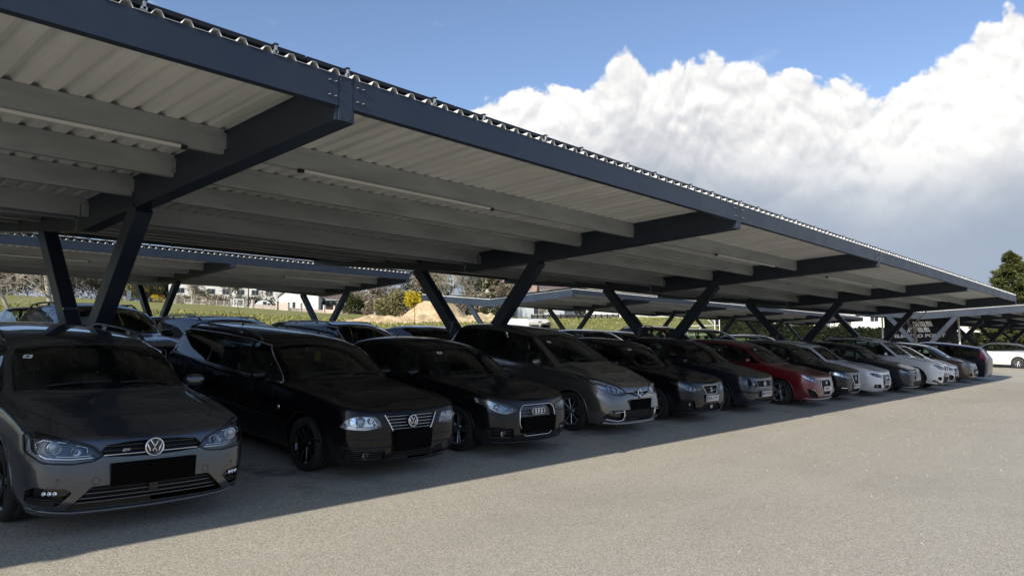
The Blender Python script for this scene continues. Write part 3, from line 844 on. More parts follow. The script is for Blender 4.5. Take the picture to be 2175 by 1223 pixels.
# ---------------------------------------------------------------- small parts shared by cars
def wheel_mesh(P, spokes=5, style='alloy', dark=False):
    r = P['wr']; rr = r*.70 if not P.get('bigrim') else r*.74; wdt = .205
    Mx = Matrix.Rotation(R(90), 4, 'Y')           # local z of lathe -> x
    ty = MB(); h = wdt/2
    ty.lathe([(rr-.012, -h*.80), (rr+.012, -h*.98), (r*.90, -h*1.03), (r*.965, -h*.90), (r*.995, -h*.70), (r, -h*.35), (r*.985, -h*.33), (r*.985, -h*.28), (r, -h*.26), (r, h*.26), (r*.985, h*.28), (r*.985, h*.33), (r, h*.35), (r*.995, h*.70), (r*.965, h*.90), (r*.90, h*1.03), (rr+.012, h*.98), (rr-.012, h*.80)], Mx, RUBBER, 40)
    rm = MB(); mt = SATIN if not dark else GLOSSBLK
    rm.lathe([(rr, h*.92), (rr-.008, h*.86), (rr-.022, h*.80), (rr-.032, h*.35), (rr-.03, -h*.8), (rr, -h*.85)], Mx, mt, 40)
    rm.lathe([(.0, h*.62), (.028, h*.62), (.034, h*.55), (.060, h*.50), (.065, h*.2)], Mx, mt, 20)
    rm.lathe([(.0, -h*.1), (rr*.80, -h*.1), (rr*.80, -h*.3)], Mx, BLACKM, 24)      # brake disc behind
    for k in range(spokes):
        a = 2*math.pi*k/spokes+.3
        pairs = ((-.11, .11) if spokes <= 6 else (0,))
        for da in pairs:
            p1 = Vector((h*.50, .045*math.sin(a+da*1.5), .045*math.cos(a+da*1.5))); p2 = Vector((h*.74, (rr-.02)*math.sin(a+da*1.4), (rr-.02)*math.cos(a+da*1.4)))
            rm.beam(p1, p2, .030 if spokes <= 6 else .026, .03, mt, upv=(1, 0, 0), bev=.006)
    return ty, rm
def add_wheels(P, root, spokes=5, dark=False, only=None):
    ty, rm = wheel_mesh(P, spokes, dark=dark)
    tme = rme = None
    for sx in (-1, 1):
        for y in (P['fo'], P['fo']+P['wb']):
            wo = empty('wheel', (sx*(P['W']/2-.125), y, P['wr']), (R(random.uniform(0, 70)), 0, R(180) if sx < 0 else 0)); wo.parent = root
            if tme is None:
                a = ty.build('tyre', wo); b = rm.build('rim', wo); tme, rme = a.data, b.data
            else: link_mesh('tyre', tme, wo); link_mesh('rim', rme, wo)
def emblem(kind, root, p, n, size=.065, mat=None):
    """badge drawn in its own plane at point p with outward normal n"""
    mat = mat or CHROME
    zax = Vector(n).normalized(); xax = Vector((1, 0, 0)); xax = (xax-zax*xax.dot(zax)).normalized(); yax = zax.cross(xax)
    M = Matrix((xax, yax, zax)).transposed().to_4x4(); M.translation = Vector(p)+zax*.004
    def L(x, y, z=0): return M @ Vector((x*size, y*size, z))
    m = MB(); t = .10*size
    if kind == 'ring_vw':
        m.lathe([(0, -.012), (size*1.08, -.012), (size*1.04, .004), (size*.9, .002), (0, .0)], M, GLOSSBLK, 28)
        m.tube([L(math.cos(a)*.95, math.sin(a)*.95, .005) for a in [2*math.pi*i/28 for i in range(28)]], t, mat, 6, closed=True)
        m.tube([L(-.42, .78, .006), L(-.05, .10, .006), L(.0, .10, .006), L(.05, .10, .006), L(.42, .78, .006)], t*.95, mat, 6)
        m.tube([L(-.78, .45, .006), L(-.36, -.66, .006), L(-.30, -.66, .006), L(0, -.02, .006), L(.30, -.66, .006), L(.36, -.66, .006), L(.78, .45, .006)], t*.95, mat, 6)
    elif kind == 'rings':
        for k in range(4):
            m.tube([L((k-1.5)*1.05+math.cos(a)*.72, math.sin(a)*.72, .006) for a in [2*math.pi*i/20 for i in range(20)]], t*1.1, mat, 6, closed=True)
    elif kind == 'diamond':
        for a, b in (((0, 1.35), (.82, 0)), ((.82, 0), (0, -1.35)), ((0, -1.35), (-.82, 0)), ((-.82, 0), (0, 1.35))):
            m.tube([L(*a, .012), L(*b, .012)], t*2.2, mat, 5)
    elif kind == 'slashed_s':
        for sgn in (1, -1):
            m.tube([L(.75*sgn, .62*sgn, .006), L(-.45*sgn, .62*sgn, .006), L(-.72*sgn, .40*sgn, .006), L(-.6*sgn, .15*sgn, .006), L(.35*sgn, .08*sgn, .006)], t*1.9, mat, 5)
    elif kind == 'oval_h':
        m.tube([L(math.cos(a)*1.1, math.sin(a)*.72, .005) for a in [2*math.pi*i/24 for i in range(24)]], t, mat, 6, closed=True)
        m.tube([L(-.62, -.48, .006), L(-.25, .50, .006)], t*1.3, mat, 5); m.tube([L(.25, -.50, .006), L(.62, .48, .006)], t*1.3, mat, 5); m.tube([L(-.42, -.10, .006), L(.42, .10, .006)], t*1.1, mat, 5)
    elif kind == 'ring':
        m.tube([L(math.cos(a)*.95, math.sin(a)*.95, .005) for a in [2*math.pi*i/24 for i in range(24)]], t*1.2, mat, 6, closed=True)
        m.tube([L(-.95, 0, .005), L(.95, 0, .005)], t*1.4, mat, 5)
    elif kind == 'roundel':
        m.lathe([(0, .006), (size*.9, .005), (size, -.002)], M, BLUEP, 24)
        m.tube([L(math.cos(a)*.95, math.sin(a)*.95, .005) for a in [2*math.pi*i/24 for i in range(24)]], t, mat, 6, closed=True)
        for q in (0, 2): m.add([L(0, 0, .008)]+[L(math.cos(a)*.6, math.sin(a)*.6, .008) for a in [math.pi/2*q+math.pi/2*i/6 for i in range(7)]], [tuple(range(8))], WHITEP)
    elif kind == 'oval':
        m.lathe([(0, .006), (size, .004), (size*1.05, -.004)], M @ Matrix.Diagonal((1.25, .6, 1, 1)), BLUEP, 24)
        m.tube([L(math.cos(a)*1.3, math.sin(a)*.62, .005) for a in [2*math.pi*i/24 for i in range(24)]], t*.9, mat, 6, closed=True)
    return m.build('emblem', root)
def number_plate(root, y, z, text=None, x=0.0, tilt=0.0, w=.52, h=.12, black=False, red=True, back=False):
    m = MB(); s = -1 if not back else 1
    if black:
        m.box((x-w/2, y-.012, z-h/2), (x+w/2, y+.02, z+h/2), BLACKFLAT)
        return m.build('number_plate', root)
    m.box((x-w/2-.012, y-.002, z-h/2-.014), (x+w/2+.012, y+.02, z+h/2+.010), BLACKM)
    m.box((x-w/2, y-.008, z-h/2), (x+w/2, y-.002, z+h/2), WHITEP)
    m.box((x-w/2+.004, y-.0095, z-h/2+.005), (x-w/2+.046, y-.008, z+h/2-.005), BLUEP)
    if red:
        for zz in (-h/2+.003, h/2-.007): m.box((x-w/2+.05, y-.0095, z+zz), (x+w/2-.004, y-.008, z+zz+.004), REDP)
    o = m.build('number_plate', root)
    if text:
        tm = text_mesh(text, h*.86, bold=.0015); tm.materials.append(TEXTB)
        # squeeze the letters to fit
        xs = [v.co.x for v in tm.vertices]; wd = max(xs)-min(xs); k = min(1, (w-.08)/wd)
        for v in tm.vertices: v.co = Vector((x+.02+v.co.x*k, y-.0105, z+v.co.y))
        to = link_mesh('lettering', tm, o)
    if back:
        for c in [o]+children(o):
            for v in c.data.vertices: v.co.y = 2*y-v.co.y; v.co.x = -v.co.x
            c.data.flip_normals()
    return o
BLACKFLAT = bsdf_mat('blank_black', (0.003, 0.003, 0.003), 0.9, spec=0.05)
def seat_mb(x, y, z, w=.46, head=True, bh=.58):
    m = MB()
    m.beam((x, y-.25, z), (x, y+.25, z), w, .16, SEATM, bev=.05)
    m.beam((x, y+.22, z+.02), (x, y+.38, z+bh), w*.95, .15, SEATM, upv=(0, 1, 0), bev=.05)
    if head:
        m.beam((x, y+.395, z+bh+.05), (x, y+.42, z+bh+.21), w*.55, .10, SEATM, upv=(0, 1, 0), bev=.035)
        for d in (-.07, .07): m.tube([(x+d, y+.38, z+bh-.02), (x+d, y+.395, z+bh+.08)], .006, CHROME, 5)
    return m
def interior(P, root, drv=1):
    hw = P['W']/2; fl = P['zb']+.12; yc, yw = P['yc'], P['yw']; seatz = .52 if P['H'] < 1.6 else .66
    top = P['zc']-.03
    m = MB()
    m.box((-hw*.86, .75, fl-.02), (hw*.86, P['L']-.35, fl), TRIM)
    m.add([(x*hw*.84, y, z) for x in (-1, 1) for y, z in ((yc+.10, fl), (yc+.12, top-.06), (yc+.30, top-.005), (yc+.62, top-.01), (yc+.78, top-.10), (yc+.74, fl))],
          [(0, 1, 2, 3, 4, 5), (6, 11, 10, 9, 8, 7)]+[(i, i+6, i+7, i+1) for i in range(5)], TRIM)
    for s in (-1, 1):   # door cards
        m.box((s*hw*.88-.02, yc+.4, fl), (s*hw*.88+.02, P['yC']+.1, P['bf']-.03), TRIM)
    m.build('dashboard', root)
    sy = yw+.35
    for s in (-1, 1): seat_mb(s*hw*.41, sy, seatz-.12).build('front_seat', root)
    r = seat_mb(0, sy+.88, seatz-.12, w=hw*1.5, head=False, bh=.54)
    for s in (-.5, .5): r.beam((s*hw, sy+.88+.39, seatz+.46), (s*hw, sy+.88+.41, seatz+.60), .24, .09, SEATM, upv=(0, 1, 0), bev=.03)
    r.build('rear_seat', root)
    sw = MB(); cx = hw*.41*drv; a0 = R(62)
    Mw = Matrix.Translation((cx, yc+.86, top-.02)) @ Matrix.Rotation(a0, 4, 'X')
    sw.tube([Mw @ Vector((.18*math.cos(t), .18*math.sin(t), 0)) for t in [2*math.pi*i/22 for i in range(22)]], .014, TRIM, 6, closed=True)
    sw.tube([Mw @ Vector((-.17, 0, 0)), Mw @ Vector((0, -.02, -.03)), Mw @ Vector((.17, 0, 0))], .018, TRIM, 5)
    sw.build('steering_wheel', root)
    mm = MB(); mz = P['H']-.165; my = yw+.10
    mm.beam((-.115, my, mz), (.115, my, mz), .03, .065, LAMPGREY, bev=.012); mm.tube([(0, my, mz+.02), (0, my-.05, mz+.09)], .010, TRIM, 5)
    mm.build('rear_view_mirror', root)
def make_car(P0, paintm, name='parked_car', front=None, opts=None):
    """body shell cut into panels, glass, lamps, grilles; front = function(S,P,root,paint) adding the face of this model"""
    P = dict(DEF); P.update(P0); O = opts or {}
    S = Shell(P); root = empty(name); hw = P['W']/2; L, H = P['L'], P['H']
    yc, yw, yr, yb = P['yc'], P['yw'], P['yr'], P['yb']; fo, wb = P['fo'], P['wb']
    A = P['arch']
    # --- wheel arches
    for y in (fo, fo+wb):
        pl = [(y+A*math.cos(a)*1.0, P['wr']+.012+A*math.sin(a)*.985) for a in [math.pi*i/18 for i in range(19)]] + [(y-A, -.2), (y+A, -.2)]
        for v in ('R', 'Lf'): S.cut(pl, v, 'arch', nmin=-.5)
    # --- glass
    zr_ = P['zr']
    railz = lambda y: interp(y, [(P.get('dlo0', yc+.31), P['bf']+.040), (yw+.14, H-.145), (yw+.6, H-.108), ((yw+yr)/2, H-.098), (yr-.25, zr_-.095+(H-zr_)*.3), (yr-.02, zr_-.115), (yb, P['zbl']+.05)])
    beltz = lambda y: interp(y, [(yc, P['bf']+.025), (yw+.3, P['bf']+.03), (yr, P['br']+.03), (L, P['br']+.03)])
    y0 = P.get('dlo0', yc+.31); ye = P['dlo_end'] or (yr+.04)
    ys = [y0+(ye-y0)*i/26 for i in range(27)]
    def seg(a, b, rr=.02, dz=0.0):
        yy = [a]+[y for y in ys if a+.01 < y < b-.01]+[b]
        up = [(y, railz(y)-dz) for y in yy if railz(y)-dz > beltz(y)+.008]; lo = [(y, beltz(y)+dz*.6) for y in yy if railz(y)-dz > beltz(y)+.008]
        if len(up) < 2: return None
        return up[::-1]+lo
    dlo = seg(y0, ye)
    S.dlo = dlo
    for v in ('R', 'Lf'): S.cut(dlo, v, 'dlo'+v, nmin=.12)
    yB, yC = P['yB'], P['yC']
    wins = [(y0+.02, yB-.035), (yB+.035, yC-.03)] + ([(yC+.03, ye-.03)] if ye-yC > .25 else [])
    for wi, (a, b) in enumerate(wins):
        pl = seg(a, b, dz=.016)
        if pl:
            for v in ('R', 'Lf'): S.cut(rpoly(pl, .012, 1), v, 'side%d%s' % (wi, v), only=('dlo'+v,), nmin=.1)
    rr = P['rail']
    wsp = [(-.74*hw, yc+.175), (-.38*hw, yc+.065), (0, yc+.03), (.38*hw, yc+.065), (.74*hw, yc+.175), (.815*hw, yc+.245), (.775*hw, (yc+yw)/2+.19), ((rr-.07)*hw, yw+.085), (.30*hw, yw+.002), (0, yw-.010), (-.30*hw, yw+.002), (-(rr-.07)*hw, yw+.085), (-.775*hw, (yc+yw)/2+.19), (-.815*hw, yc+.245)]
    S.cut(wsp, 'T', 'windscreen', nmin=.1)
    zq = P['zbl']
    rw = rpoly([(-.66*hw, zr_-.085), (.66*hw, zr_-.085), (.76*hw, zq+.045), (-.76*hw, zq+.045)], .05)
    S.cut(rw, 'B', 'rear_window', nmin=.12)
    # --- lamps, grilles: the face of the car
    walls = []
    if front: front(S, P, root, paintm)
    # tail lamps
    zt = P['br']-.03
    if not O.get('van'):
        tl = P.get('tail', [(.60, zt-.02), (.97, zt-.0), (.97, zt-.20), (.66, zt-.17)])
        tlp = [(a*hw, z) for a, z in tl]
        for pl in (tlp, mirp(tlp)): S.cut(rpoly(pl, .02), 'B', 'tail_lamp_%s' % ('a' if pl is tlp else 'b'), nmin=.15)
    # --- doors and bonnet as panels
    zl = P['zb']+.13
    dA, dB, dC = yc+.42, yB, min(yC, fo+wb-.02)
    arc = [(fo+wb+A*1.03*math.cos(a), P['wr']+A*1.03*math.sin(a)) for a in [R(180-8*i) for i in range(0, 9)]]
    door1 = [(dA+.02, beltz(dA)-.06), (dB, beltz(dB)-.012), (dB, zl), (dA-.02, zl), (dA-.06, .55)]
    dd = fo+wb-A*1.03
    door2 = [(dB+.006, beltz(dB)-.012), (yC+.05, beltz(yC)-.012), (yC+.05, P['wr']+A*1.05)] + [p for p in arc if p[0] < yC+.03 and p[1] < P['wr']+A*1.03][::-1] + [(dd-.005, zl), (dB+.006, zl)]
    for v in ('R', 'Lf'):
        S.cut(door1, v, 'front_door'+v, nmin=.3)
        if not O.get('twodoor'): S.cut(door2, v, 'rear_door'+v, nmin=.3)
    bon = P.get('bonnet', [(0, .105+P['rake']*.35), (.34*hw, .13+P['rake']*.35), (.60*hw, .30), (.74*hw, .52), (.83*hw, .85), (.865*hw, yc+.04), (.70*hw, yc+.11), (.34*hw, yc+.005), (0, yc-.03)])
    bon = bon+[(-x, y) for x, y in bon[::-1] if x > 0]
    S.cut(bon, 'T', 'bonnet', nmin=.2)
    S.reindex()
    # --- build panels
    S.extract('body', 'body', paintm, root)
    S.extract('bonnet', 'bonnet', paintm, root)
    finish_lamps(S, P); finish_grilles(S, P)
    seams = MB()
    sl_ = S.hugline(bon, 'T', -.0005, .06, True); seams.tube(sl_, .0034, BLACKM, 4, closed=True, smooth=False)
    for v, sg in (('R', 1), ('Lf', -1)):
        for nm, pl in (('front_door', door1), ('rear_door', door2)):
            d = S.extract(nm+v, 'door', paintm, root)
            if d is None: continue
            seams.tube(S.hugline(pl, v, -.0005, .07, True), .0036, BLACKM, 4, closed=True, smooth=False)
            hy = (dB-.17) if nm == 'front_door' else (yC-.12 if yC-.12 < dC+.2 else dC)
            l, n = S.hug(hy, beltz(hy)-.115, v, .022)
            if l is not None:
                h = MB(); h.beam(l-Vector((0, .09, 0)), l+Vector((0, .09, 0)), .022, .028, O.get('handle', paintm), upv=(0, 0, 1), bev=.006); h.build('door_handle', d)
        for wi in range(len(wins)):
            S.extract('side%d%s' % (wi, v), 'side_window', PRIV if (O.get('privacy') and wi > 0) else GLASS, root, depth=.004)
        if O.get('chrome_dlo'):
            ch = MB(); ch.tube(S.hugline(S.dlo, v, .002, .06, True), .009, O['chrome_dlo'], 5, closed=True); ch.build('window_trim', root)
        if O.get('sidelamp'):
            l, n = S.hug(dA-.17, .66, v, .004); mm = MB(); mm.lathe([(0, .008), (.028, .004), (.032, -.004)], Matrix.Translation(l) @ n.to_track_quat('Z', 'Y').to_matrix().to_4x4() @ Matrix.Diagonal((.7, 1, 1, 1)), REFLECTOR, 14); mm.build('side_repeater', root)
        if O.get('rub'):
            rb_ = MB(); rb_.tube(S.hugline([(dA, .52), (fo+wb-A-.02, .52)], v, .008, .15), .016, BLACKM, 5); rb_.build('side_moulding', root)
    for v in ('R', 'Lf'): S.extract('dlo'+v, 'window_frame', GLOSSBLK, root, depth=.001)
    S.extract('windscreen', 'windscreen', GLASS, root, depth=.005, wall=BLACKM)
    S.extract('rear_window', 'rear_window', PRIV if O.get('privacy') else GLASS, root, depth=.005, wall=BLACKM)
    fr = MB(); fr.tube(S.hugline([(x*.995, y) for x, y in wsp], 'T', -.004, .08, True), .008, BLACKM, 5, closed=True); fr.build('windscreen_seal', root)
    for g in ('tail_lamp_a', 'tail_lamp_b'): S.extract(g, 'tail_lamp', REDLAMP, root, depth=-.003, wall=REDLAMP)
    # wheel housings
    for sg in (1, -1):
        for y in (fo, fo+wb):
            m = MB(); n = 20; r2 = A+.015
            x1, x2 = sg*(hw*.93), sg*(hw-.42)
            vs = [(x, y+r2*math.cos(math.pi*i/n), P['wr']+r2*math.sin(math.pi*i/n)) for x in (x1, x2) for i in range(n+1)]
            m.add(vs, [(i, i+1, n+2+i, n+1+i) for i in range(n)]+[tuple(range(n+1, 2*n+2))], BLACKM)
            m.build('wheel_housing', root)
    S.extract('arch', 'arch_lip', O.get('archmat', paintm), root, vec=Vector((0, 0, 0)), noface=True, wall=BLACKM) if False else None
    for sg in (1, -1):
        v = 'R' if sg > 0 else 'Lf'
        for y in (fo, fo+wb):
            m = MB(); w_ = O.get('archw', .010)
            pts = []
            for i in range(25):
                a = math.pi*i/24; rA = A+w_*.4
                l, n = S.hug(y+rA*math.cos(a), P['wr']+.012+rA*math.sin(a)*.985, v, .0)
                if l is not None and l.z > P['zb']-.0: pts.append(l)
            if len(pts) > 3: m.tube(pts, w_, O.get('archmat', paintm), 6); m.build('arch_lip', root)
    seams.build('panel_gap', root)
    # underside and sills
    ub = MB(); ub.box((-hw*.84, .35, P['zb']-.02), (hw*.84, L-.30, P['zb']+.03), BLACKM)
    ub.build('underbody', root)
    interior(P, root)
    add_wheels(P, root, O.get('spokes', 5), O.get('darkrim', False))
    # mirrors
    for sg in (1, -1):
        m = MB(); c = Vector((sg*(hw+.085), yc+.60, P['bf']+.085))
        if O.get('bigmirror'): c.z += .02
        vs, fs = [], []; nu, nv = 12, 7
        for j in range(nv+1):
            th = math.pi*j/nv
            for i in range(nu):
                ph = 2*math.pi*i/nu
                sx = abs(math.sin(th))**.75; ex = lambda c_, e: math.copysign(abs(c_)**e, c_)
                vs.append(c+Vector((.115*ex(math.cos(th), .75)*sg, .052*sx*ex(math.sin(ph), .8)*(1.15 if math.sin(ph) < 0 else .55), .066*sx*ex(math.cos(ph), .8))))
        for j in range(nv):
            for i in range(nu): fs.append((j*nu+i, j*nu+(i+1) % nu, (j+1)*nu+(i+1) % nu, (j+1)*nu+i))
        m.add(vs, fs, O.get('mirror', paintm), True)
        m.beam((sg*(hw*.90), yc+.60, P['bf']+.02), (sg*(hw+.04), yc+.60, P['bf']+.04), .05, .03, BLACKM, upv=(0, 0, 1))
        mo = m.build('mirror', root)
    # wipers
    wp = MB()
    for a, b in ((-.55, .02), (.10, .62)):
        p1, _ = S.hug(a*hw, yc+.10+.13*abs(a), 'T', .014); p2, _ = S.hug(b*hw, yc+.13+.12*abs(b), 'T', .016)
        if p1 and p2: wp.tube([p1, p1.lerp(p2, .5)+Vector((0, 0, .008)), p2], .008, BLACKM, 5)
    wp.build('wiper', root)
    # roof furniture
    if O.get('rails'):
        for sg in (1, -1):
            m = MB(); pts = []
            ya, yz = yw+.42, yr-.10
            for i in range(15):
                t = i/14; y = ya+(yz-ya)*t
                l, n = S.hug(sg*(rr-.045)*hw, y, 'T', 0); pts.append(l+Vector((0, 0, .062*min(1, math.sin(math.pi*t)*2.6)+.005)))
            m.tube(pts, .017, O['rails'], 7)
            for i in (4, 10):
                l = pts[i]; m.beam(l-Vector((0, 0, .05)), l, .03, .05, O['rails'], upv=(0, 1, 0))
            m.build('roof_rail', root)
    if O.get('antenna'):
        ax, ay = O['antenna'][:2]; ln = O['antenna'][2] if len(O['antenna']) > 2 else .38
        l, n = S.hug(ax, ay, 'T', -.005); m = MB(); m.lathe([(.022, 0), (.016, .018), (.006, .03)], Matrix.Translation(l), BLACKM, 10)
        m.tube([l, l+Vector((0, ln*.62, ln*.78))], .0045, BLACKM, 5, taper=.002); m.build('antenna', root)
    if O.get('sticker'):
        sx, sy = O['sticker']; l, n = S.hug(sx*hw, sy, 'T', .002); M_ = Matrix.Translation(l) @ n.to_track_quat('Z', 'Y').to_matrix().to_4x4()
        m = MB(); m.add([M_ @ Vector(p) for p in ((-.035, -.03, 0), (.035, -.03, 0), (.04, 0, 0), (.035, .03, 0), (-.035, .03, 0), (-.04, 0, 0))], [(0, 1, 2, 3, 4, 5)], WHITEP)
        m.add([M_ @ Vector(p) for p in ((-.012, -.012, .001), (.012, -.012, .001), (.012, .012, .001), (-.012, .012, .001))], [(0, 1, 2, 3)], BLACKM); m.build('window_sticker', root)
    S.bm.free(); S.bm = None
    root['_dims'] = 0; del root['_dims']
    return root, S
# ---------------------------------------------------------------- face-building helpers
def lamp(S, P, root, poly, name='headlight', view='F', depth=.055, housing=None, bulbs=(), strips=(), both=True, cover=CLEAR, nmin=.07, blank=()):
    """headlight: clear cover flush with the body, recessed housing, round reflectors and light strips (coords in x,z)"""
    for sd, pl in ((1, poly), (-1, mirp(poly))):
        g = name+('a' if sd > 0 else 'b'); S.cut(pl, view, g, nmin=nmin)
        S.pending = getattr(S, 'pending', []); S.pending.append((g, name, sd, depth, housing, bulbs, strips, cover, root))
def finish_lamps(S, P):
    S.reindex()
    for g, name, sd, depth, housing, bulbs, strips, cover, root in getattr(S, 'pending', []):
        lo = S.extract(g, name, housing or LAMPGREY, root, depth=min(depth, .045), wall=LAMPGREY)
        if lo is None: continue
        c = S.extract(g, 'lamp_cover', cover, lo, depth=.001)
        m = MB()
        for (x, z, r, kind) in bulbs:
            l, n = S.hug(x*sd, z, 'F', 0)
            if l is None: continue
            d = Vector((0, -1, 0)); q = d.to_track_quat('Z', 'Y').to_matrix().to_4x4()
            dn = max(.0, (r*.9)*abs(n.x))          # keep inside the sloping cover
            M_ = Matrix.Translation(l+Vector((0, .014+dn+.0, 0))) @ q
            if kind == 'reflector':
                m.lathe([(r, 0), (r*.96, -.004), (r*.80, -.018), (r*.45, -.034), (.0, -.040)], M_, REFLECTOR, 20); m.lathe([(r*1.05, -.002), (r, .003), (r*.95, -.004)], M_, CHROME, 20)
                m.lathe([(r*.22, -.034), (r*.20, -.008), (0, -.004)], M_, REFLECTOR, 10)
            else:
                m.lathe([(r*1.18, -.012), (r*1.18, -.002), (r, .004), (r*.96, -.004)], M_, CHROME, 22)
                m.lathe([(r*.94, -.006), (r*.8, .003), (r*.5, .010), (0, .013)], M_, LENS, 18)
                m.lathe([(r*1.18, -.012), (r*1.25, -.03)], M_, LAMPGREY, 22)
        for (pts, r, mt) in strips:
            p3 = []
            for (a, b), (c_, d_) in zip(pts, pts[1:]):
                for t in range(4):
                    l, n = S.hug((a+(c_-a)*t/4)*sd, b+(d_-b)*t/4, 'F', 0)
                    if l is not None: p3.append(l-n*(.012+r))
            if len(p3) > 1: m.tube(p3, r, mt, 6)
        if m.v: m.build('lamp_reflector', lo)
def grille(S, P, root, poly, name='grille', depth=.05, mat=None, bars=(), frame=None, frame_r=.008, mirror=False, barmat=None, mesh=False, nmin=.14, only=('body',)):
    mat = mat or GRILLB
    for sd, pl in (((1, poly), (-1, mirp(poly))) if mirror else ((1, poly),)):
        g = name+str(len(S.groups))+('a' if sd > 0 else 'b'); S.cut(pl, 'F', g, nmin=nmin, only=only)
        S.pg = getattr(S, 'pg', []); S.pg.append((g, name, sd, pl, depth, mat, bars, frame, frame_r, barmat, mesh, root))
def finish_grilles(S, P):
    for g, name, sd, pl, depth, mat, bars, frame, fr_, barmat, mesh, root in getattr(S, 'pg', []):
        o = S.extract(g, name, mat, root, depth=depth, wall=BLACKM)
        if o is None: continue
        m = MB()
        xs = [p[0] for p in pl]; zs = [p[1] for p in pl]
        def span(z):
            ii = []
            for i in range(len(pl)):
                (x1, z1), (x2, z2) = pl[i-1], pl[i]
                if (z1 > z) != (z2 > z): ii.append(x1+(x2-x1)*(z-z1)/(z2-z1))
            return (min(ii), max(ii)) if len(ii) >= 2 else None
        for b in bars:
            z, r = b[0], b[1]; mt = b[2] if len(b) > 2 else (barmat or BLACKM); ins = b[3] if len(b) > 3 else .012
            sp = span(z)
            if not sp: continue
            p3 = [l-n*ins for l, n in (S.hug(sp[0]+(sp[1]-sp[0])*t/16, z, 'F', 0) for t in range(17)) if l is not None]
            if len(p3) > 1: m.tube(p3, r, mt, 5)
        if mesh:
            zz = min(zs)
            while zz < max(zs):
                sp = span(zz+1e-4)
                if sp:
                    p3 = [l-n*.02 for l, n in (S.hug(sp[0]+(sp[1]-sp[0])*t/10, zz, 'F', 0) for t in range(11)) if l is not None]
                    if len(p3) > 1: m.tube(p3, .003, BLACKM, 4)
                zz += .028
        if m.v: m.build('grille_bar', o)
        if frame:
            m = MB(); m.tube(S.hugline(pl, 'F', .003, .03, True), fr_, frame, 6, closed=True); m.build('grille_frame', o)
# ================================================================ the faces of the parked cars
def pt_on(S, x, z, lift=0.0):
    l, n = S.hug(x, z, 'F', lift); return l, n
def seam_line(S, root, pts, r=.003, view='F', name='panel_gap', mat=None, lift=-.0005):
    for sd in (1, -1):
        m = MB(); m.tube(S.hugline([(x*sd, z) for x, z in pts], view, lift, .04), r, mat or BLACKM, 4, smooth=False); m.build(name, root)
def disc_line(S, root, x, z, r, name='panel_gap', mat=None, rr=.0022):
    m = MB(); m.tube(S.hugline(circ(x, z, r, 16), 'F', 0, .05, True), rr, mat or BLACKM, 4, closed=True); m.build(name, root)
def gasket(S, root, lp, r=.007):
    for pl in (lp, mirp(lp)):
        m = MB(); m.tube(S.hugline(pl, 'F', .001, .03, True), r, BLACKM, 5, closed=True); m.build('lamp_gasket', root)
def fog(S, root, x, z, r, ins=.012):
    l, n = S.hug(x, z, 'F', -ins)
    M_ = Matrix.Translation(l) @ Vector((0, -1, 0)).to_track_quat('Z', 'Y').to_matrix().to_4x4(); m = MB()
    m.lathe([(r, 0), (r*.9, -.01), (r*.5, -.03), (0, -.035)], M_, REFLECTOR, 18); m.lathe([(r*1.12, -.02), (r*1.12, .002), (r, .004)], M_, LAMPGREY, 18)
    m.lathe([(r, .002), (r*.6, .008), (0, .010)], M_, CLEAR, 16); m.build('fog_lamp', root)

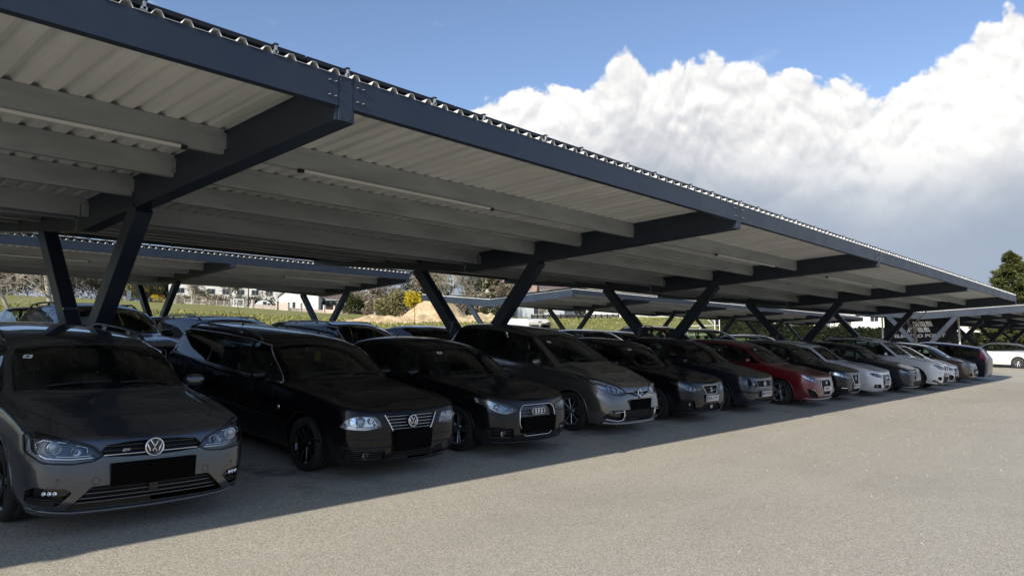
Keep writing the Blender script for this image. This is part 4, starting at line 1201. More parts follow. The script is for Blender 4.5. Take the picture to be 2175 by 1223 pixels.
DARKH = bsdf_mat('smoked_lamp_housing', (0.09, 0.10, 0.115), 0.22, 0.7)
MIDH = bsdf_mat('grey_lamp_housing', (0.34, 0.37, 0.40), 0.22, 0.9)
def face_hatch_grey(S, P, root, pm):      # grey estate, slim grille between the lamps
    lp = rpoly([(.385, .668), (.46, .740), (.66, .815), (.80, .850), (.880, .83), (.885, .70), (.80, .630), (.60, .615), (.46, .628)], .02)
    lamp(S, P, root, lp, bulbs=[(.715, .735, .047, 'lens'), (.575, .705, .036, 'reflector')], depth=.07, housing=DARKH,
         strips=[([(.43, .658), (.60, .652), (.78, .664), (.855, .71)], .012, REFLECTOR), ([(.45, .675), (.60, .672), (.78, .684)], .006, REFLECTOR), ([(.62, .775), (.79, .80), (.84, .77), (.83, .72)], .007, REFLECTOR), ([(.50, .69), (.50, .735), (.62, .77)], .006, CHROME)])
    gasket(S, root, lp)
    g = [(-.385, .655), (-.405, .700), (-.36, .742), (-.2, .758), (0, .763), (.2, .758), (.36, .742), (.405, .700), (.385, .655), (.2, .643), (0, .638), (-.2, .643)]
    grille(S, P, root, g, bars=[(.735, .008, GLOSSBLK), (.666, .0065, CHROME, .004), (.700, .007, GLOSSBLK)], depth=.03, mat=GRILLB)
    grille(S, P, root, rpoly([(-.64, .258), (-.47, .435), (.47, .435), (.64, .258)], .02), 'lower_grille', bars=[(.295, .006, DARKRAIL, .022), (.335, .006, DARKRAIL, .022), (.375, .006, DARKRAIL, .022), (.41, .005)], depth=.05)
    grille(S, P, root, rpoly([(.60, .395), (.64, .432), (.84, .445), (.875, .41), (.865, .305), (.70, .290)], .02), 'fog_pocket', mirror=True, depth=.045, mat=GLOSSBLK, bars=[(.325, .006), (.345, .006)])
    for s in (1, -1):
        m = MB(); l, n = S.hug(s*.755, .392, 'F', -.026)
        for k in range(3): m.lathe([(.016, 0), (.010, -.010), (0, -.012)], Matrix.Translation(l+Vector(((k-1)*.034, .016*s*(k-1), 0))) @ Vector((0, -1, 0)).to_track_quat('Z', 'Y').to_matrix().to_4x4(), REFLECTOR, 12)
        m.build('fog_lamp', root)
    m = MB(); m.tube(S.hugline([(-.84, .262), (-.6, .232), (0, .222), (.6, .232), (.84, .262)], 'F', .010, .05), .014, pm, 6); m.build('front_lip', root)
    seam_line(S, root, [(.70, .475), (.72, .44+.0), (.80, .455)], .0018); disc_line(S, root, .44, .475, .028); disc_line(S, root, .70, .50, .010); disc_line(S, root, .22, .53, .010)
    disc_line(S, root, -.44, .475, .028); disc_line(S, root, -.70, .50, .010); disc_line(S, root, -.22, .53, .010)
    l, n = pt_on(S, 0, .700, .010); emblem('ring_vw', root, l, Vector((0, -1, .12)), .076)
    l, n = pt_on(S, -.245, .690, -.006); m = MB()      # letter mark in the grille
    for a, b in (((0, 0), (.008, .028)), ((.008, .028), (.030, .028)), ((.030, .028), (.028, .016)), ((.028, .016), (.006, .014)), ((.018, .014), (.028, 0)), ((.036, .014), (.060, .014)), ((.036, .024), (.066, .026))):
        m.tube([l+Vector((a[0], 0, a[1]-.012)), l+Vector((b[0], 0, b[1]-.012))], .0035, CHROME, 5)
    m.build('letter_mark', root)
    l, n = pt_on(S, 0, .50, .0); number_plate(root, l.y-.018, .520, w=.67, h=.175, black=True)
    m = MB(); l, n = pt_on(S, 0, .385); m.box((-.035, l.y+.0, .355), (.035, l.y+.03, .415), BLACKM); m.build('radar_sensor', root)

def face_old_estate(S, P, root, pm):      # black older estate: squarish clear lamps, four thin chrome bars
    lp = rpoly([(.425, .628), (.455, .70), (.50, .742), (.66, .750), (.765, .738), (.815, .700), (.850, .618), (.78, .606), (.60, .600)], .025)
    lamp(S, P, root, lp, bulbs=[(.655, .682, .046, 'lens'), (.535, .697, .036, 'reflector'), (.765, .675, .036, 'reflector'), (.475, .652, .022, 'reflector')], depth=.075, housing=REFLECTOR,
         strips=[([(.45, .632), (.60, .625), (.76, .630)], .010, REFLECTOR), ([(.45, .70), (.51, .735)], .006, CHROME), ([(.72, .735), (.70, .66), (.71, .632)], .008, CHROME)])
    g = [(-.27, .565), (-.375, .755), (.375, .755), (.27, .565)]
    grille(S, P, root, rpoly(g, .012), bars=[(.735, .0036, CHROME, .003), (.700, .0036, CHROME, .003), (.665, .0036, CHROME, .003), (.630, .0036, CHROME, .003), (.595, .0036, CHROME, .003)], depth=.035)
    for s in (1, -1):
        m = MB(); m.tube(S.hugline([(s*.385, .76), (s*.272, .56)], 'F', .004, .03), .009, CHROME, 6); m.build('grille_surround', root)
    grille(S, P, root, rpoly([(-.30, .235), (-.30, .375), (.30, .375), (.30, .235)], .01), 'lower_grille', bars=[(.262, .007), (.292, .007), (.322, .007), (.352, .007)], depth=.05)
    grille(S, P, root, rpoly([(.375, .255), (.375, .365), (.77, .372), (.79, .345), (.72, .262)], .015), 'fog_pocket', mirror=True, bars=[(.280, .006), (.305, .006), (.330, .006), (.352, .006)], depth=.04)
    for s in (1, -1): fog(S, root, s*.60, .315, .038, .022)
    m = MB(); m.tube(S.hugline([(-.86, .505), (-.6, .495), (0, .49), (.6, .495), (.86, .505)], 'F', .002, .05), .004, BLACKM, 5); m.build('bumper_seam', root)
    m = MB(); m.tube(S.hugline([(-.86, .405), (-.6, .398), (0, .395), (.6, .398), (.86, .405)], 'F', .006, .05), .012, BLACKM, 6); m.build('bumper_moulding', root)
    l, n = pt_on(S, 0, .672, .012); emblem('ring_vw', root, l, Vector((0, -1, .12)), .068)
    l, n = pt_on(S, 0, .46); number_plate(root, l.y-.028, .470, w=.54, h=.225, black=True)

def face_small_black(S, P, root, pm):     # small black three-door: tall framed grille, wave light strip
    lp = rpoly([(.405, .635), (.415, .690), (.60, .742), (.74, .772), (.835, .800), (.872, .765), (.80, .665), (.70, .615), (.58, .605)], .02)
    lamp(S, P, root, lp, bulbs=[(.70, .690, .036, 'lens')], depth=.06, housing=MIDH,
         strips=[([(.43, .675), (.50, .680), (.58, .650), (.66, .628), (.75, .650), (.84, .74)], .014, REFLECTOR), ([(.43, .655), (.52, .655)], .007, REFLECTOR)])
    gasket(S, root, lp, .005)
    g = rpoly([(-.265, .30), (-.385, .46), (-.365, .655), (-.30, .715), (.30, .715), (.365, .655), (.385, .46), (.265, .30)], .03)
    grille(S, P, root, g, bars=[(.33+.045*k, .005) for k in range(8)], frame=CHROME, frame_r=.007, depth=.04, mat=GLOSSBLK)
    grille(S, P, root, rpoly([(.47, .28), (.50, .42), (.78, .445), (.82, .40), (.76, .29)], .02), 'fog_pocket', mirror=True, bars=[(.30, .006), (.345, .006), (.385, .006)], depth=.04)
    for s in (1, -1): fog(S, root, s*.64, .345, .040, .018)
    l, n = pt_on(S, 0, .625, .006); emblem('rings', root, l, Vector((0, -1, .1)), .058)
    l, n = pt_on(S, 0, .45); number_plate(root, l.y-.012, .452, w=.70, h=.215, black=True)
    m = MB(); m.tube(S.hugline([(-.80, .232), (0, .212), (.80, .232)], 'F', .008, .05), .012, BLACKM, 6); m.build('front_lip', root)

def face_mpv(S, P, root, pm):             # grey-brown people carrier: leaf-shaped lamps, slim chrome wing grille
    lp = rpoly([(.325, .700), (.42, .79), (.58, .872), (.74, .932), (.895, .968), (.908, .900), (.83, .785), (.69, .705), (.50, .676)], .016)
    lamp(S, P, root, lp, bulbs=[(.60, .775, .048, 'reflector'), (.50, .755, .036, 'reflector'), (.69, .80, .040, 'reflector')], depth=.07,
         strips=[([(.37, .73), (.46, .79), (.60, .850), (.76, .903), (.86, .93)], .014, REFLECTOR), ([(.40, .712), (.50, .712), (.66, .745)], .010, REFLECTOR)], housing=LAMPGREY)
    gasket(S, root, lp, .005)
    g = rpoly([(-.33, .708), (-.32, .735), (-.13, .728), (0, .742), (.13, .728), (.32, .735), (.33, .708), (.16, .668), (0, .640), (-.16, .668)], .01)
    grille(S, P, root, g, depth=.035, mat=GLOSSBLK)
    m = MB(); m.tube(S.hugline([(-.33, .738), (-.12, .732), (0, .745), (.12, .732), (.33, .738)], 'F', .004, .03), .008, CHROME, 6); m.build('grille_trim', root)
    grille(S, P, root, rpoly([(-.40, .250), (-.46, .455), (.46, .455), (.40, .250)], .02), 'lower_grille', bars=[(.29, .006), (.325, .006), (.36, .006), (.40, .006)], depth=.05)
    pk = rpoly([(.475, .268), (.475, .452), (.74, .452), (.80, .385), (.83, .315), (.68, .275)], .02)
    grille(S, P, root, pk, 'fog_pocket', mirror=True, depth=.04, mat=GLOSSBLK)
    for s in (1, -1):
        m = MB(); m.tube(S.hugline([(s*.50, .452), (s*.478, .40), (s*.480, .285), (s*.60, .268), (s*.80, .300)], 'F', .004, .03), .011, CHROME, 6)
        m.tube(S.hugline([(s*.50, .425), (s*.56, .420), (s*.68, .412)], 'F', -.004, .03), .009, REFLECTOR, 6); m.build('fog_surround', root)
        fog(S, root, s*.735, .405, .022, .018)
    l, n = pt_on(S, 0, .705, .014); emblem('diamond', root, l, Vector((0, -1, .15)), .062)
    l, n = pt_on(S, 0, .52); number_plate(root, l.y-.014, .535, w=.60, h=.175, black=True)
    m = MB(); m.tube(S.hugline([(-.80, .235), (-.4, .222), (0, .222), (.4, .222), (.80, .235)], 'F', .010, .05), .013, SATIN, 6); m.build('front_lip', root)
    seam_line(S, root, [(.84, .70), (.885, .62)], .002)

def face_black_angular(S, P, root, pm):   # black hatchback: triangular lamps, trapezoid chrome grille
    lp = rpoly([(.375, .655), (.42, .700), (.62, .745), (.80, .785), (.868, .79), (.845, .72), (.78, .655), (.62, .625), (.45, .630)], .015)
    lamp(S, P, root, lp, bulbs=[(.66, .690, .030, 'reflector'), (.56, .675, .026, 'reflector')], depth=.06, housing=DARKH, strips=[([(.82, .765), (.74, .68), (.60, .645), (.46, .650)], .008, REFLECTOR), ([(.66, .72), (.80, .76)], .006, REFLECTOR)])
    grille(S, P, root, rpoly([(-.20, .580), (-.315, .742), (.315, .742), (.20, .580)], .012), mesh=True, frame=CHROME, frame_r=.008, depth=.03)
    grille(S, P, root, rpoly([(-.50, .255), (-.30, .40), (.30, .40), (.50, .255)], .02), 'lower_grille', mesh=True, depth=.04)
    grille(S, P, root, rpoly([(.56, .30), (.62, .47), (.80, .49), (.84, .42), (.76, .31)], .02), 'fog_pocket', mirror=True, depth=.04)
    for s in (1, -1): fog(S, root, s*.70, .385, .034, .018)
    l, n = pt_on(S, 0, .665, .004); emblem('slashed_s', root, l, Vector((0, -1, .1)), .058)
    m = MB(); l, n = pt_on(S, .17, .655, .0); m.tube([l+Vector((-.02, 0, -.01)), l+Vector((.02, 0, .012))], .006, CHROME, 5); m.build('letter_mark', root)
    l, n = pt_on(S, 0, .49); number_plate(root, l.y-.012, .500, 'SB\u00b7K251FU'.replace('\u00b7K', 'K'))
    m = MB(); l, n = pt_on(S, 0, .33, .0); m.box((-.04, l.y-.002, .30), (.04, l.y+.02, .365), LAMPGREY); m.build('radar_sensor', root)
    m = MB(); m.tube(S.hugline([(-.80, .245), (0, .228), (.80, .245)], 'F', .010, .05), .012, BLACKM, 6); m.build('front_lip', root)

def face_round_lamps(S, P, root, pm):     # small dark car with four round lamps
    for (x, z, r) in ((.655, .690, .098), (.445, .672, .066)):
        lamp(S, P, root, circ(x, z, r, 18, ry=r*1.05), bulbs=[(x, z, r*.66, 'reflector')], depth=.05, housing=REFLECTOR)
    grille(S, P, root, rpoly([(-.335, .600), (-.345, .735), (.345, .735), (.335, .600)], .02), bars=[(.62, .005), (.645, .005), (.67, .005), (.695, .005), (.718, .005)], depth=.03)
    m = MB(); m.tube(S.hugline([(-.34, .597), (.34, .597)], 'F', .004, .04), .006, CHROME, 5); m.build('grille_trim', root)
    grille(S, P, root, rpoly([(-.48, .27), (-.48, .36), (.48, .36), (.48, .27)], .02), 'lower_grille', bars=[(.30, .006), (.33, .006)], depth=.04)
    for s in (1, -1): fog(S, root, s*.60, .315, .028, .012)
    m = MB(); m.tube(S.hugline([(-.80, .50), (-.5, .485), (0, .48), (.5, .485), (.80, .50)], 'F', .008, .05), .022, BLACKM, 6); m.build('bumper_moulding', root)
    l, n = pt_on(S, 0, .668, .008); emblem('ring_vw', root, l, Vector((0, -1, .1)), .060)
    l, n = pt_on(S, 0, .46); number_plate(root, l.y-.030, .455, 'MEN707GU')

def face_red(S, P, root, pm):             # red hatchback: cascading framed grille with the plate inside
    lp = rpoly([(.395, .640), (.41, .672), (.60, .735), (.76, .790), (.868, .83), (.83, .74), (.72, .665), (.55, .635)], .012)
    lamp(S, P, root, lp, bulbs=[(.66, .710, .038, 'reflector'), (.545, .675, .032, 'lens')], depth=.06, housing=REFLECTOR, strips=[([(.42, .662), (.60, .722), (.84, .81)], .007, REFLECTOR), ([(.44, .646), (.60, .645), (.76, .70)], .006, REFLECTOR)])
    g = rpoly([(-.245, .33), (-.345, .585), (-.29, .705), (.29, .705), (.345, .585), (.245, .33)], .025)
    grille(S, P, root, g, mesh=True, frame=CHROME, frame_r=.010, depth=.04)
    grille(S, P, root, rpoly([(.50, .27), (.52, .33), (.60, .44), (.70, .485), (.84, .49), (.80, .36), (.68, .27)], .03), 'fog_pocket', mirror=True, depth=.04, bars=[(.31, .005), (.35, .005), (.39, .005)])
    for s in (1, -1):
        m = MB(); m.tube(S.hugline([(s*.76, .478), (s*.68, .468), (s*.58, .375)], 'F', .004, .03), .008, REFLECTOR, 6); m.build('daytime_lamp', root)
    l, n = pt_on(S, 0, .635, .006); emblem('oval_h', root, l, Vector((0, -1, .1)), .055)
    l, n = pt_on(S, 0, .48); number_plate(root, l.y-.010, .490, 'LN961C')
    m = MB(); m.tube(S.hugline([(-.82, .252), (-.5, .235), (0, .230), (.5, .235), (.82, .252)], 'F', .010, .05), .012, SATIN, 6); m.build('front_lip', root)

def face_v_grille(S, P, root, pm):        # black hatchback: V of chrome
    lp = rpoly([(.38, .672), (.40, .705), (.60, .755), (.80, .80), (.868, .815), (.85, .74), (.74, .690), (.55, .660)], .014)
    lamp(S, P, root, lp, bulbs=[(.73, .740, .030, 'reflector'), (.60, .710, .026, 'reflector'), (.49, .692, .022, 'reflector')], depth=.05, housing=REFLECTOR)
    grille(S, P, root, rpoly([(-.16, .52), (-.27, .735), (.27, .735), (.16, .52)], .014), mesh=True, depth=.035)
    m = MB(); m.tube(S.hugline([(-.295, .745), (-.19, .525), (-.14, .505), (.14, .505), (.19, .525), (.295, .745)], 'F', .006, .03), .013, CHROME, 6); m.build('grille_trim', root)
    l, n = pt_on(S, 0, .655, .004); emblem('ring', root, l, Vector((0, -1, .1)), .058)
    grille(S, P, root, rpoly([(-.36, .27), (-.40, .40), (.40, .40), (.36, .27)], .02), 'lower_grille', frame=SATIN, frame_r=.007, depth=.04)
    grille(S, P, root, rpoly([(.54, .32), (.58, .43), (.80, .44), (.82, .38), (.74, .32)], .02), 'fog_pocket', mirror=True, depth=.035)
    for s in (1, -1):
        m = MB(); m.tube(S.hugline([(s*.60, .395), (s*.78, .40)], 'F', .0, .03), .017, REFLECTOR, 8); m.build('fog_lamp', root)
    l, n = pt_on(S, 0, .45); number_plate(root, l.y-.012, .445, 'ME345CU')

def face_white_framed(S, P, root, pm):    # white car: big single-frame grille, dark-masked lamps
    lp = rpoly([(.415, .605), (.415, .690), (.60, .722), (.80, .742), (.868, .725), (.83, .66), (.70, .622)], .015)
    lamp(S, P, root, lp, bulbs=[(.70, .685, .034, 'lens'), (.56, .665, .030, 'reflector')], depth=.06, housing=GLOSSBLK, strips=[([(.44, .625), (.60, .632), (.80, .68)], .008, REFLECTOR)])
    grille(S, P, root, rpoly([(-.24, .28), (-.335, .45), (-.325, .685), (.325, .685), (.335, .45), (.24, .28)], .02), bars=[(.32+.05*k, .006) for k in range(8)], depth=.04, mat=GLOSSBLK)
    l, n = pt_on(S, 0, .60, .006); emblem('rings', root, l, Vector((0, -1, .1)), .060)
    grille(S, P, root, rpoly([(.46, .29), (.49, .385), (.55, .415), (.80, .415), (.80, .30)], .02), 'fog_pocket', mirror=True, depth=.05, mat=GLOSSBLK, bars=[(.32, .005), (.36, .005)])
    for s in (1, -1): fog(S, root, s*.70, .35, .028, .02)
    grille(S, P, root, rpoly([(-.24, .225), (-.26, .25), (.26, .25), (.24, .225)], .005), 'lower_grille', depth=.03)
    l, n = pt_on(S, 0, .44); number_plate(root, l.y-.012, .450, 'AM385H')

def face_slim(S, P, root, pm):            # dark hatchback, slim lamps joined by a light line
    lp = rpoly([(.345, .655), (.36, .690), (.60, .705), (.80, .745), (.87, .765), (.84, .70), (.70, .645), (.52, .635)], .012)
    lamp(S, P, root, lp, bulbs=[(.60, .672, .024, 'lens')], depth=.05, housing=MIDH, strips=[([(.38, .650), (.52, .645), (.62, .66), (.74, .72), (.84, .75)], .015, REFLECTOR)])
    grille(S, P, root, rpoly([(-.33, .660), (-.34, .690), (.34, .690), (.33, .660)], .008), depth=.02, bars=[(.675, .005, CHROME, .002)])
    grille(S, P, root, rpoly([(-.42, .255), (-.50, .435), (.50, .435), (.42, .255)], .02), 'lower_grille', bars=[(.29, .006), (.33, .006), (.37, .006), (.41, .006)], depth=.04)
    l, n = pt_on(S, 0, .690, .008); emblem('ring_vw', root, l, Vector((0, -1, .1)), .060)
    l, n = pt_on(S, 0, .53); number_plate(root, l.y-.012, .535, 'ME128KT')
    m = MB(); m.tube(S.hugline([(-.80, .245), (0, .225), (.80, .245)], 'F', .010, .05), .010, SATIN, 6); m.build('front_lip', root)

def face_suv(S, P, root, pm):             # white off-roader: twin kidney grille, round-lamp units
    lp = rpoly([(.335, .785), (.345, .870), (.52, .895), (.76, .930), (.875, .945), (.85, .87), (.74, .800), (.52, .770)], .018)
    lamp(S, P, root, lp, bulbs=[(.66, .845, .052, 'lens'), (.49, .828, .046, 'lens')], depth=.06, strips=[([(.36, .87), (.60, .90), (.84, .93)], .007, CHROME)])
    for s in (1, -1):
        pl = rpoly([(s*.035, .735), (s*.030, .905), (s*.28, .895), (s*.265, .735)][::s], .03); grille(S, P, root, pl, frame=CHROME, frame_r=.011, depth=.035)
    grille(S, P, root, rpoly([(-.32, .30), (-.42, .55), (.42, .55), (.32, .30)], .02), 'lower_grille', bars=[(.36, .006), (.42, .006), (.48, .006)], depth=.05)
    grille(S, P, root, rpoly([(.53, .40), (.56, .52), (.76, .53), (.80, .47), (.74, .41)], .03), 'fog_pocket', mirror=True, depth=.045)
    for s in (1, -1): disc_line(S, root, s*.70, .66, .032, rr=.003)
    m = MB(); m.tube(S.hugline([(-.86, .38), (-.6, .30), (-.3, .265), (0, .26), (.3, .265), (.6, .30), (.86, .38)], 'F', .006, .05), .030, BLACKM, 7); m.build('lower_cladding', root)
    l, n = pt_on(S, 0, .935, .004); emblem('roundel', root, l, Vector((0, -1, .9)), .042)
    l, n = pt_on(S, 0, .60); number_plate(root, l.y-.012, .590, 'ME772AL')

def face_white_cup(S, P, root, pm):       # white hatchback with black wedge intakes
    lp = rpoly([(.35, .655), (.40, .705), (.64, .745), (.868, .79), (.84, .70), (.72, .645), (.48, .630)], .012)
    lamp(S, P, root, lp, bulbs=[(.64, .690, .032, 'lens'), (.50, .672, .024, 'reflector')], depth=.05, housing=GLOSSBLK)
    grille(S, P, root, rpoly([(-.22, .59), (-.31, .71), (.31, .71), (.22, .59)], .012), mesh=True, frame=CHROME, frame_r=.006, depth=.03)
    grille(S, P, root, rpoly([(-.40, .25), (-.30, .42), (.30, .42), (.40, .25)], .015), 'lower_grille', mesh=True, depth=.05)
    grille(S, P, root, rpoly([(.48, .26), (.40, .40), (.56, .46), (.80, .48), (.83, .40), (.72, .27)], .015), 'fog_pocket', mirror=True, depth=.05)
    l, n = pt_on(S, 0, .65, .004); emblem('slashed_s', root, l, Vector((0, -1, .1)), .05)
    l, n = pt_on(S, 0, .50); number_plate(root, l.y-.012, .505, 'W86214K')

def face_brown(S, P, root, pm):           # brown hatchback: tall swept-back lamps, hexagon grille low down
    lp = rpoly([(.40, .690), (.44, .74), (.64, .825), (.82, .905), (.875, .93), (.85, .82), (.74, .725), (.56, .672)], .015)
    lamp(S, P, root, lp, bulbs=[(.66, .77, .036, 'reflector'), (.54, .725, .030, 'reflector')], depth=.06, housing=REFLECTOR, strips=[([(.45, .735), (.66, .815), (.85, .90)], .008, REFLECTOR)])
    grille(S, P, root, rpoly([(-.33, .33), (-.42, .54), (-.33, .62), (.33, .62), (.42, .54), (.33, .33)], .02), bars=[(.40, .007), (.45, .007), (.50, .007), (.55, .007)], depth=.045)
    grille(S, P, root, rpoly([(.56, .30), (.60, .42), (.78, .43), (.80, .36)], .02), 'fog_pocket', mirror=True, depth=.035)
    l, n = pt_on(S, 0, .685, .006); emblem('oval', root, l, Vector((0, -1, .3)), .055)
    l, n = pt_on(S, 0, .49); number_plate(root, l.y-.012, .490, 'ME58FB')

def face_plain(S, P, root, pm):
    lp = rpoly([(.40, .64), (.42, .70), (.64, .755), (.868, .79), (.85, .70), (.70, .635)], .015)
    k = P['zh']-.76
    lp = [(a, b+k) for a, b in lp]
    lamp(S, P, root, lp, bulbs=[(.66, .695+k, .034, 'reflector')], depth=.05)
    grille(S, P, root, rpoly([(-.30, .60+k), (-.36, .715+k), (.36, .715+k), (.30, .60+k)], .015), bars=[(.63+k, .006), (.665+k, .006)], depth=.03)
    grille(S, P, root, rpoly([(-.42, .27), (-.48, .42), (.48, .42), (.42, .27)], .02), 'lower_grille', bars=[(.32, .006), (.37, .006)], depth=.04)
    l, n = pt_on(S, 0, .51); number_plate(root, l.y-.012, .515, None)
# ================================================================ the cars where they stand
P_GREY = paint('metallic_grey_paint', (0.080, 0.088, 0.100), .7, .25, coat=1.0)
P_BLACK = paint('black_paint', (0.0035, 0.0035, 0.0048), 0.0, .20, coat=.5, spec=.1, dust=0.004)
P_BLACK2 = paint('black_metallic_paint', (0.0055, 0.0055, 0.0075), .0, .22, coat=.5, spec=.15, dust=0.004)
P_TAUPE = paint('grey_brown_metallic_paint', (0.165, 0.156, 0.142), .7, .25, coat=1.0)
P_RED = paint('dark_red_paint', (0.15, 0.004, 0.010), .15, .30)
P_WHITE = paint('white_paint', (0.72, 0.73, 0.74), 0.0, .35)
P_DGREY = paint('dark_blue_grey_paint', (0.016, 0.019, 0.028), .3, .30, coat=.6, spec=.3, dust=.01)
P_BROWN = paint('bronze_brown_paint', (0.14, 0.105, 0.075), .5, .36)
P_BLUE = paint('midnight_blue_paint', (0.004, 0.007, 0.026), .2, .28, coat=.6, spec=.3, dust=.008)
P_SILVER = paint('silver_paint', (0.40, 0.41, 0.42), .7, .34)
P_BLUEGREY = paint('steel_blue_paint', (0.07, 0.085, 0.11), .5, .34)
P_CREAM = paint('warm_white_paint', (0.74, 0.73, 0.70), 0.0, .35)  # slightly warm white, one even base colour
TILT = math.atan(G_SL)
FRONT = 'cars parked side by side under the foreground carport, noses to the lane'
def put(root, x, y, label, group=None, rz=0.0, cat='car'):
    sl = G_SL if 5.8 < y+2 < 13 else (.045 if y > 12 else 0)
    ym = y
    root.location = (x, ym, gz(x, ym) if sl != G_SL else G_SL*ym)
    root.rotation_euler = (math.atan(sl), 0, rz)
    props(root, label, cat, group)
SPECS = {}
def make(key, spec, pm, front, opts):
    r, S = make_car(spec, pm, 'parked_car', front, opts); SPECS[key] = r; return r
LEV = globals().get('TEST_LEV', 3)
rails = SATIN
c = make('estate', dict(L=4.56, W=1.85, H=1.475, fo=.89, wb=2.63, zh=.775, zc=1.0, yc=1.10, yw=1.82, yr=4.18, zr=1.425, yb=4.47, zbl=1.02, bf=.93, br=.99, yB=2.32, yC=3.22, lev=LEV, wr=.325, arch=.365), P_GREY, face_hatch_grey,
         dict(rails=DARKRAIL, sticker=(-.62, 1.72), spokes=5, privacy=False, darkrim=True))
put(c, 2.68, 6.50, 'dark grey estate car nearest the camera with slim chrome-lined grille', FRONT, R(-1.5))
c = make('old_estate', dict(L=4.88, W=1.76, H=1.475, fo=.92, wb=2.70, zh=.775, zc=.985, yc=1.22, yw=1.98, yr=4.58, zr=1.445, yb=4.82, zbl=1.0, bf=.91, br=.96, yB=2.50, yC=3.48, bow=.30, lev=LEV, tumble=1, rake=.07), P_BLACK, face_old_estate,
         dict(rails=DARKRAIL, chrome_dlo=CHROME, antenna=(-.12, 3.9, .42), sidelamp=True, rub=True, spokes=10, darkrim=True))
put(c, 5.67, 6.70, 'black older estate with round-bulb clear lamps and a yellow card on its mirror', FRONT)
OE = c
m = MB(); m.box((-.045, 2.055, 1.135), (.045, 2.057, 1.255), bsdf_mat('yellow_card', (0.60, 0.62, 0.03), .6)); m.tube([(0, 2.06, 1.26), (0, 2.07, 1.30)], .004, BLACKM, 4)
hc = m.build('hanging_card', c)
c = make('small_black', dict(L=3.95, W=1.74, H=1.42, fo=.80, wb=2.47, zh=.765, zc=.965, yc=1.04, yw=1.78, yr=3.50, zr=1.32, yb=3.86, zbl=.98, bf=.90, br=.98, yB=2.42, yC=3.0, lev=LEV, hoodc=.03), P_BLACK2, face_small_black,
         dict(twodoor=True, antenna=(-.05, 3.15, .36), sticker=(-.50, 1.68), spokes=5, privacy=True))
put(c, 8.02, 6.75, 'small black hatchback with tall chrome-framed grille and four rings', FRONT)
c = make('mpv', dict(L=4.37, W=1.84, H=1.64, fo=.86, wb=2.70, zh=.80, zc=1.10, yc=.98, yw=1.86, yr=3.90, zr=1.59, yb=4.22, zbl=1.12, bf=1.00, br=1.08, yB=2.42, yC=3.32, bow=.40, rake=.16, lev=LEV, wr=.33), P_TAUPE, face_mpv,
         dict(sticker=(-.60, 1.70), antenna=(-.0, 3.4, .32), spokes=10))
put(c, 10.98, 6.93, 'grey-brown people carrier with leaf-shaped headlights', FRONT)
c = make('angular', dict(L=4.06, W=1.78, H=1.43, fo=.80, wb=2.56, zh=.775, zc=.97, yc=1.08, yw=1.80, yr=3.56, zr=1.34, yb=3.95, zbl=.98, yB=2.34, yC=3.12, lev=LEV, bf=.91), P_BLACK, face_black_angular,
         dict(sticker=(-.5, 1.72), spokes=5))
put(c, 13.62, 6.95, 'glossy black hatchback with angular headlights and white plate, second from the people carrier side', FRONT)
c['label'] = 'glossy black hatchback with triangular headlights between the grey-brown people carrier and the round-lamped car'
c = make('round', dict(L=3.90, W=1.65, H=1.46, fo=.78, wb=2.46, zh=.78, zc=.99, yc=.98, yw=1.66, yr=3.45, zr=1.38, yb=3.80, zbl=1.0, yB=2.22, yC=3.0, bow=.30, lev=LEV), P_DGREY, face_round_lamps, dict(spokes=5))
put(c, 16.35, 7.02, 'small dark car with four round headlights beside the red hatchback', FRONT)
c = make('red', dict(L=4.34, W=1.80, H=1.45, fo=.88, wb=2.65, zh=.76, zc=.97, yc=1.12, yw=1.86, yr=3.80, zr=1.36, yb=4.22, zbl=1.0, yB=2.38, yC=3.24, lev=LEV-1), P_RED, face_red, dict(spokes=5, sticker=(-.5, 1.76)))
put(c, 19.32, 6.68, 'dark red hatchback with chrome-framed grille around its plate', FRONT)
c = make('vgrille', dict(L=4.0, W=1.74, H=1.45, fo=.82, wb=2.52, zh=.80, zc=.99, yc=1.02, yw=1.72, yr=3.50, zr=1.36, yb=3.88, zbl=1.0, yB=2.26, yC=3.05, lev=LEV-1), P_BLACK2, face_v_grille, dict(spokes=5))
put(c, 21.90, 6.76, 'black hatchback with V-shaped chrome grille next to the red one', FRONT)
c = make('white_framed', dict(L=4.70, W=1.83, H=1.42, fo=.90, wb=2.81, zh=.75, zc=.95, yc=1.30, yw=2.02, yr=4.20, zr=1.36, yb=4.60, zbl=.98, bf=.89, br=.95, yB=2.55, yC=3.5, lev=LEV-1), P_WHITE, face_white_framed, dict(spokes=5, handle=P_WHITE))
put(c, 24.58, 6.68, 'white low estate with large dark single-frame grille', FRONT)
c = make('slim', dict(L=4.28, W=1.79, H=1.45, fo=.85, wb=2.63, zh=.76, zc=.98, yc=1.10, yw=1.80, yr=3.82, zr=1.36, yb=4.18, zbl=1.0, yB=2.3, yC=3.18, lev=LEV-1), P_DGREY, face_slim, dict(spokes=5))
put(c, 27.45, 6.50, 'dark blue-grey hatchback between two white cars', FRONT)
c = make('suv', dict(L=4.65, W=1.88, H=1.66, fo=.86, wb=2.81, zh=.90, zc=1.12, yc=1.20, yw=1.95, yr=4.05, zr=1.56, yb=4.50, zbl=1.15, bf=1.06, br=1.12, zb=.26, wr=.365, arch=.405, yB=2.5, yC=3.4, rake=.06, lev=LEV-1), P_WHITE, face_suv,
         dict(spokes=5, archmat=BLACKM, archw=.030, rails=BLACKM))
put(c, 30.30, 6.25, 'white off-roader with black wheel-arch cladding and twin grille', FRONT)
c = make('white_cup', dict(L=4.28, W=1.80, H=1.45, fo=.84, wb=2.63, yB=2.3, yC=3.18, lev=LEV-1), P_WHITE, face_white_cup, dict(spokes=5))
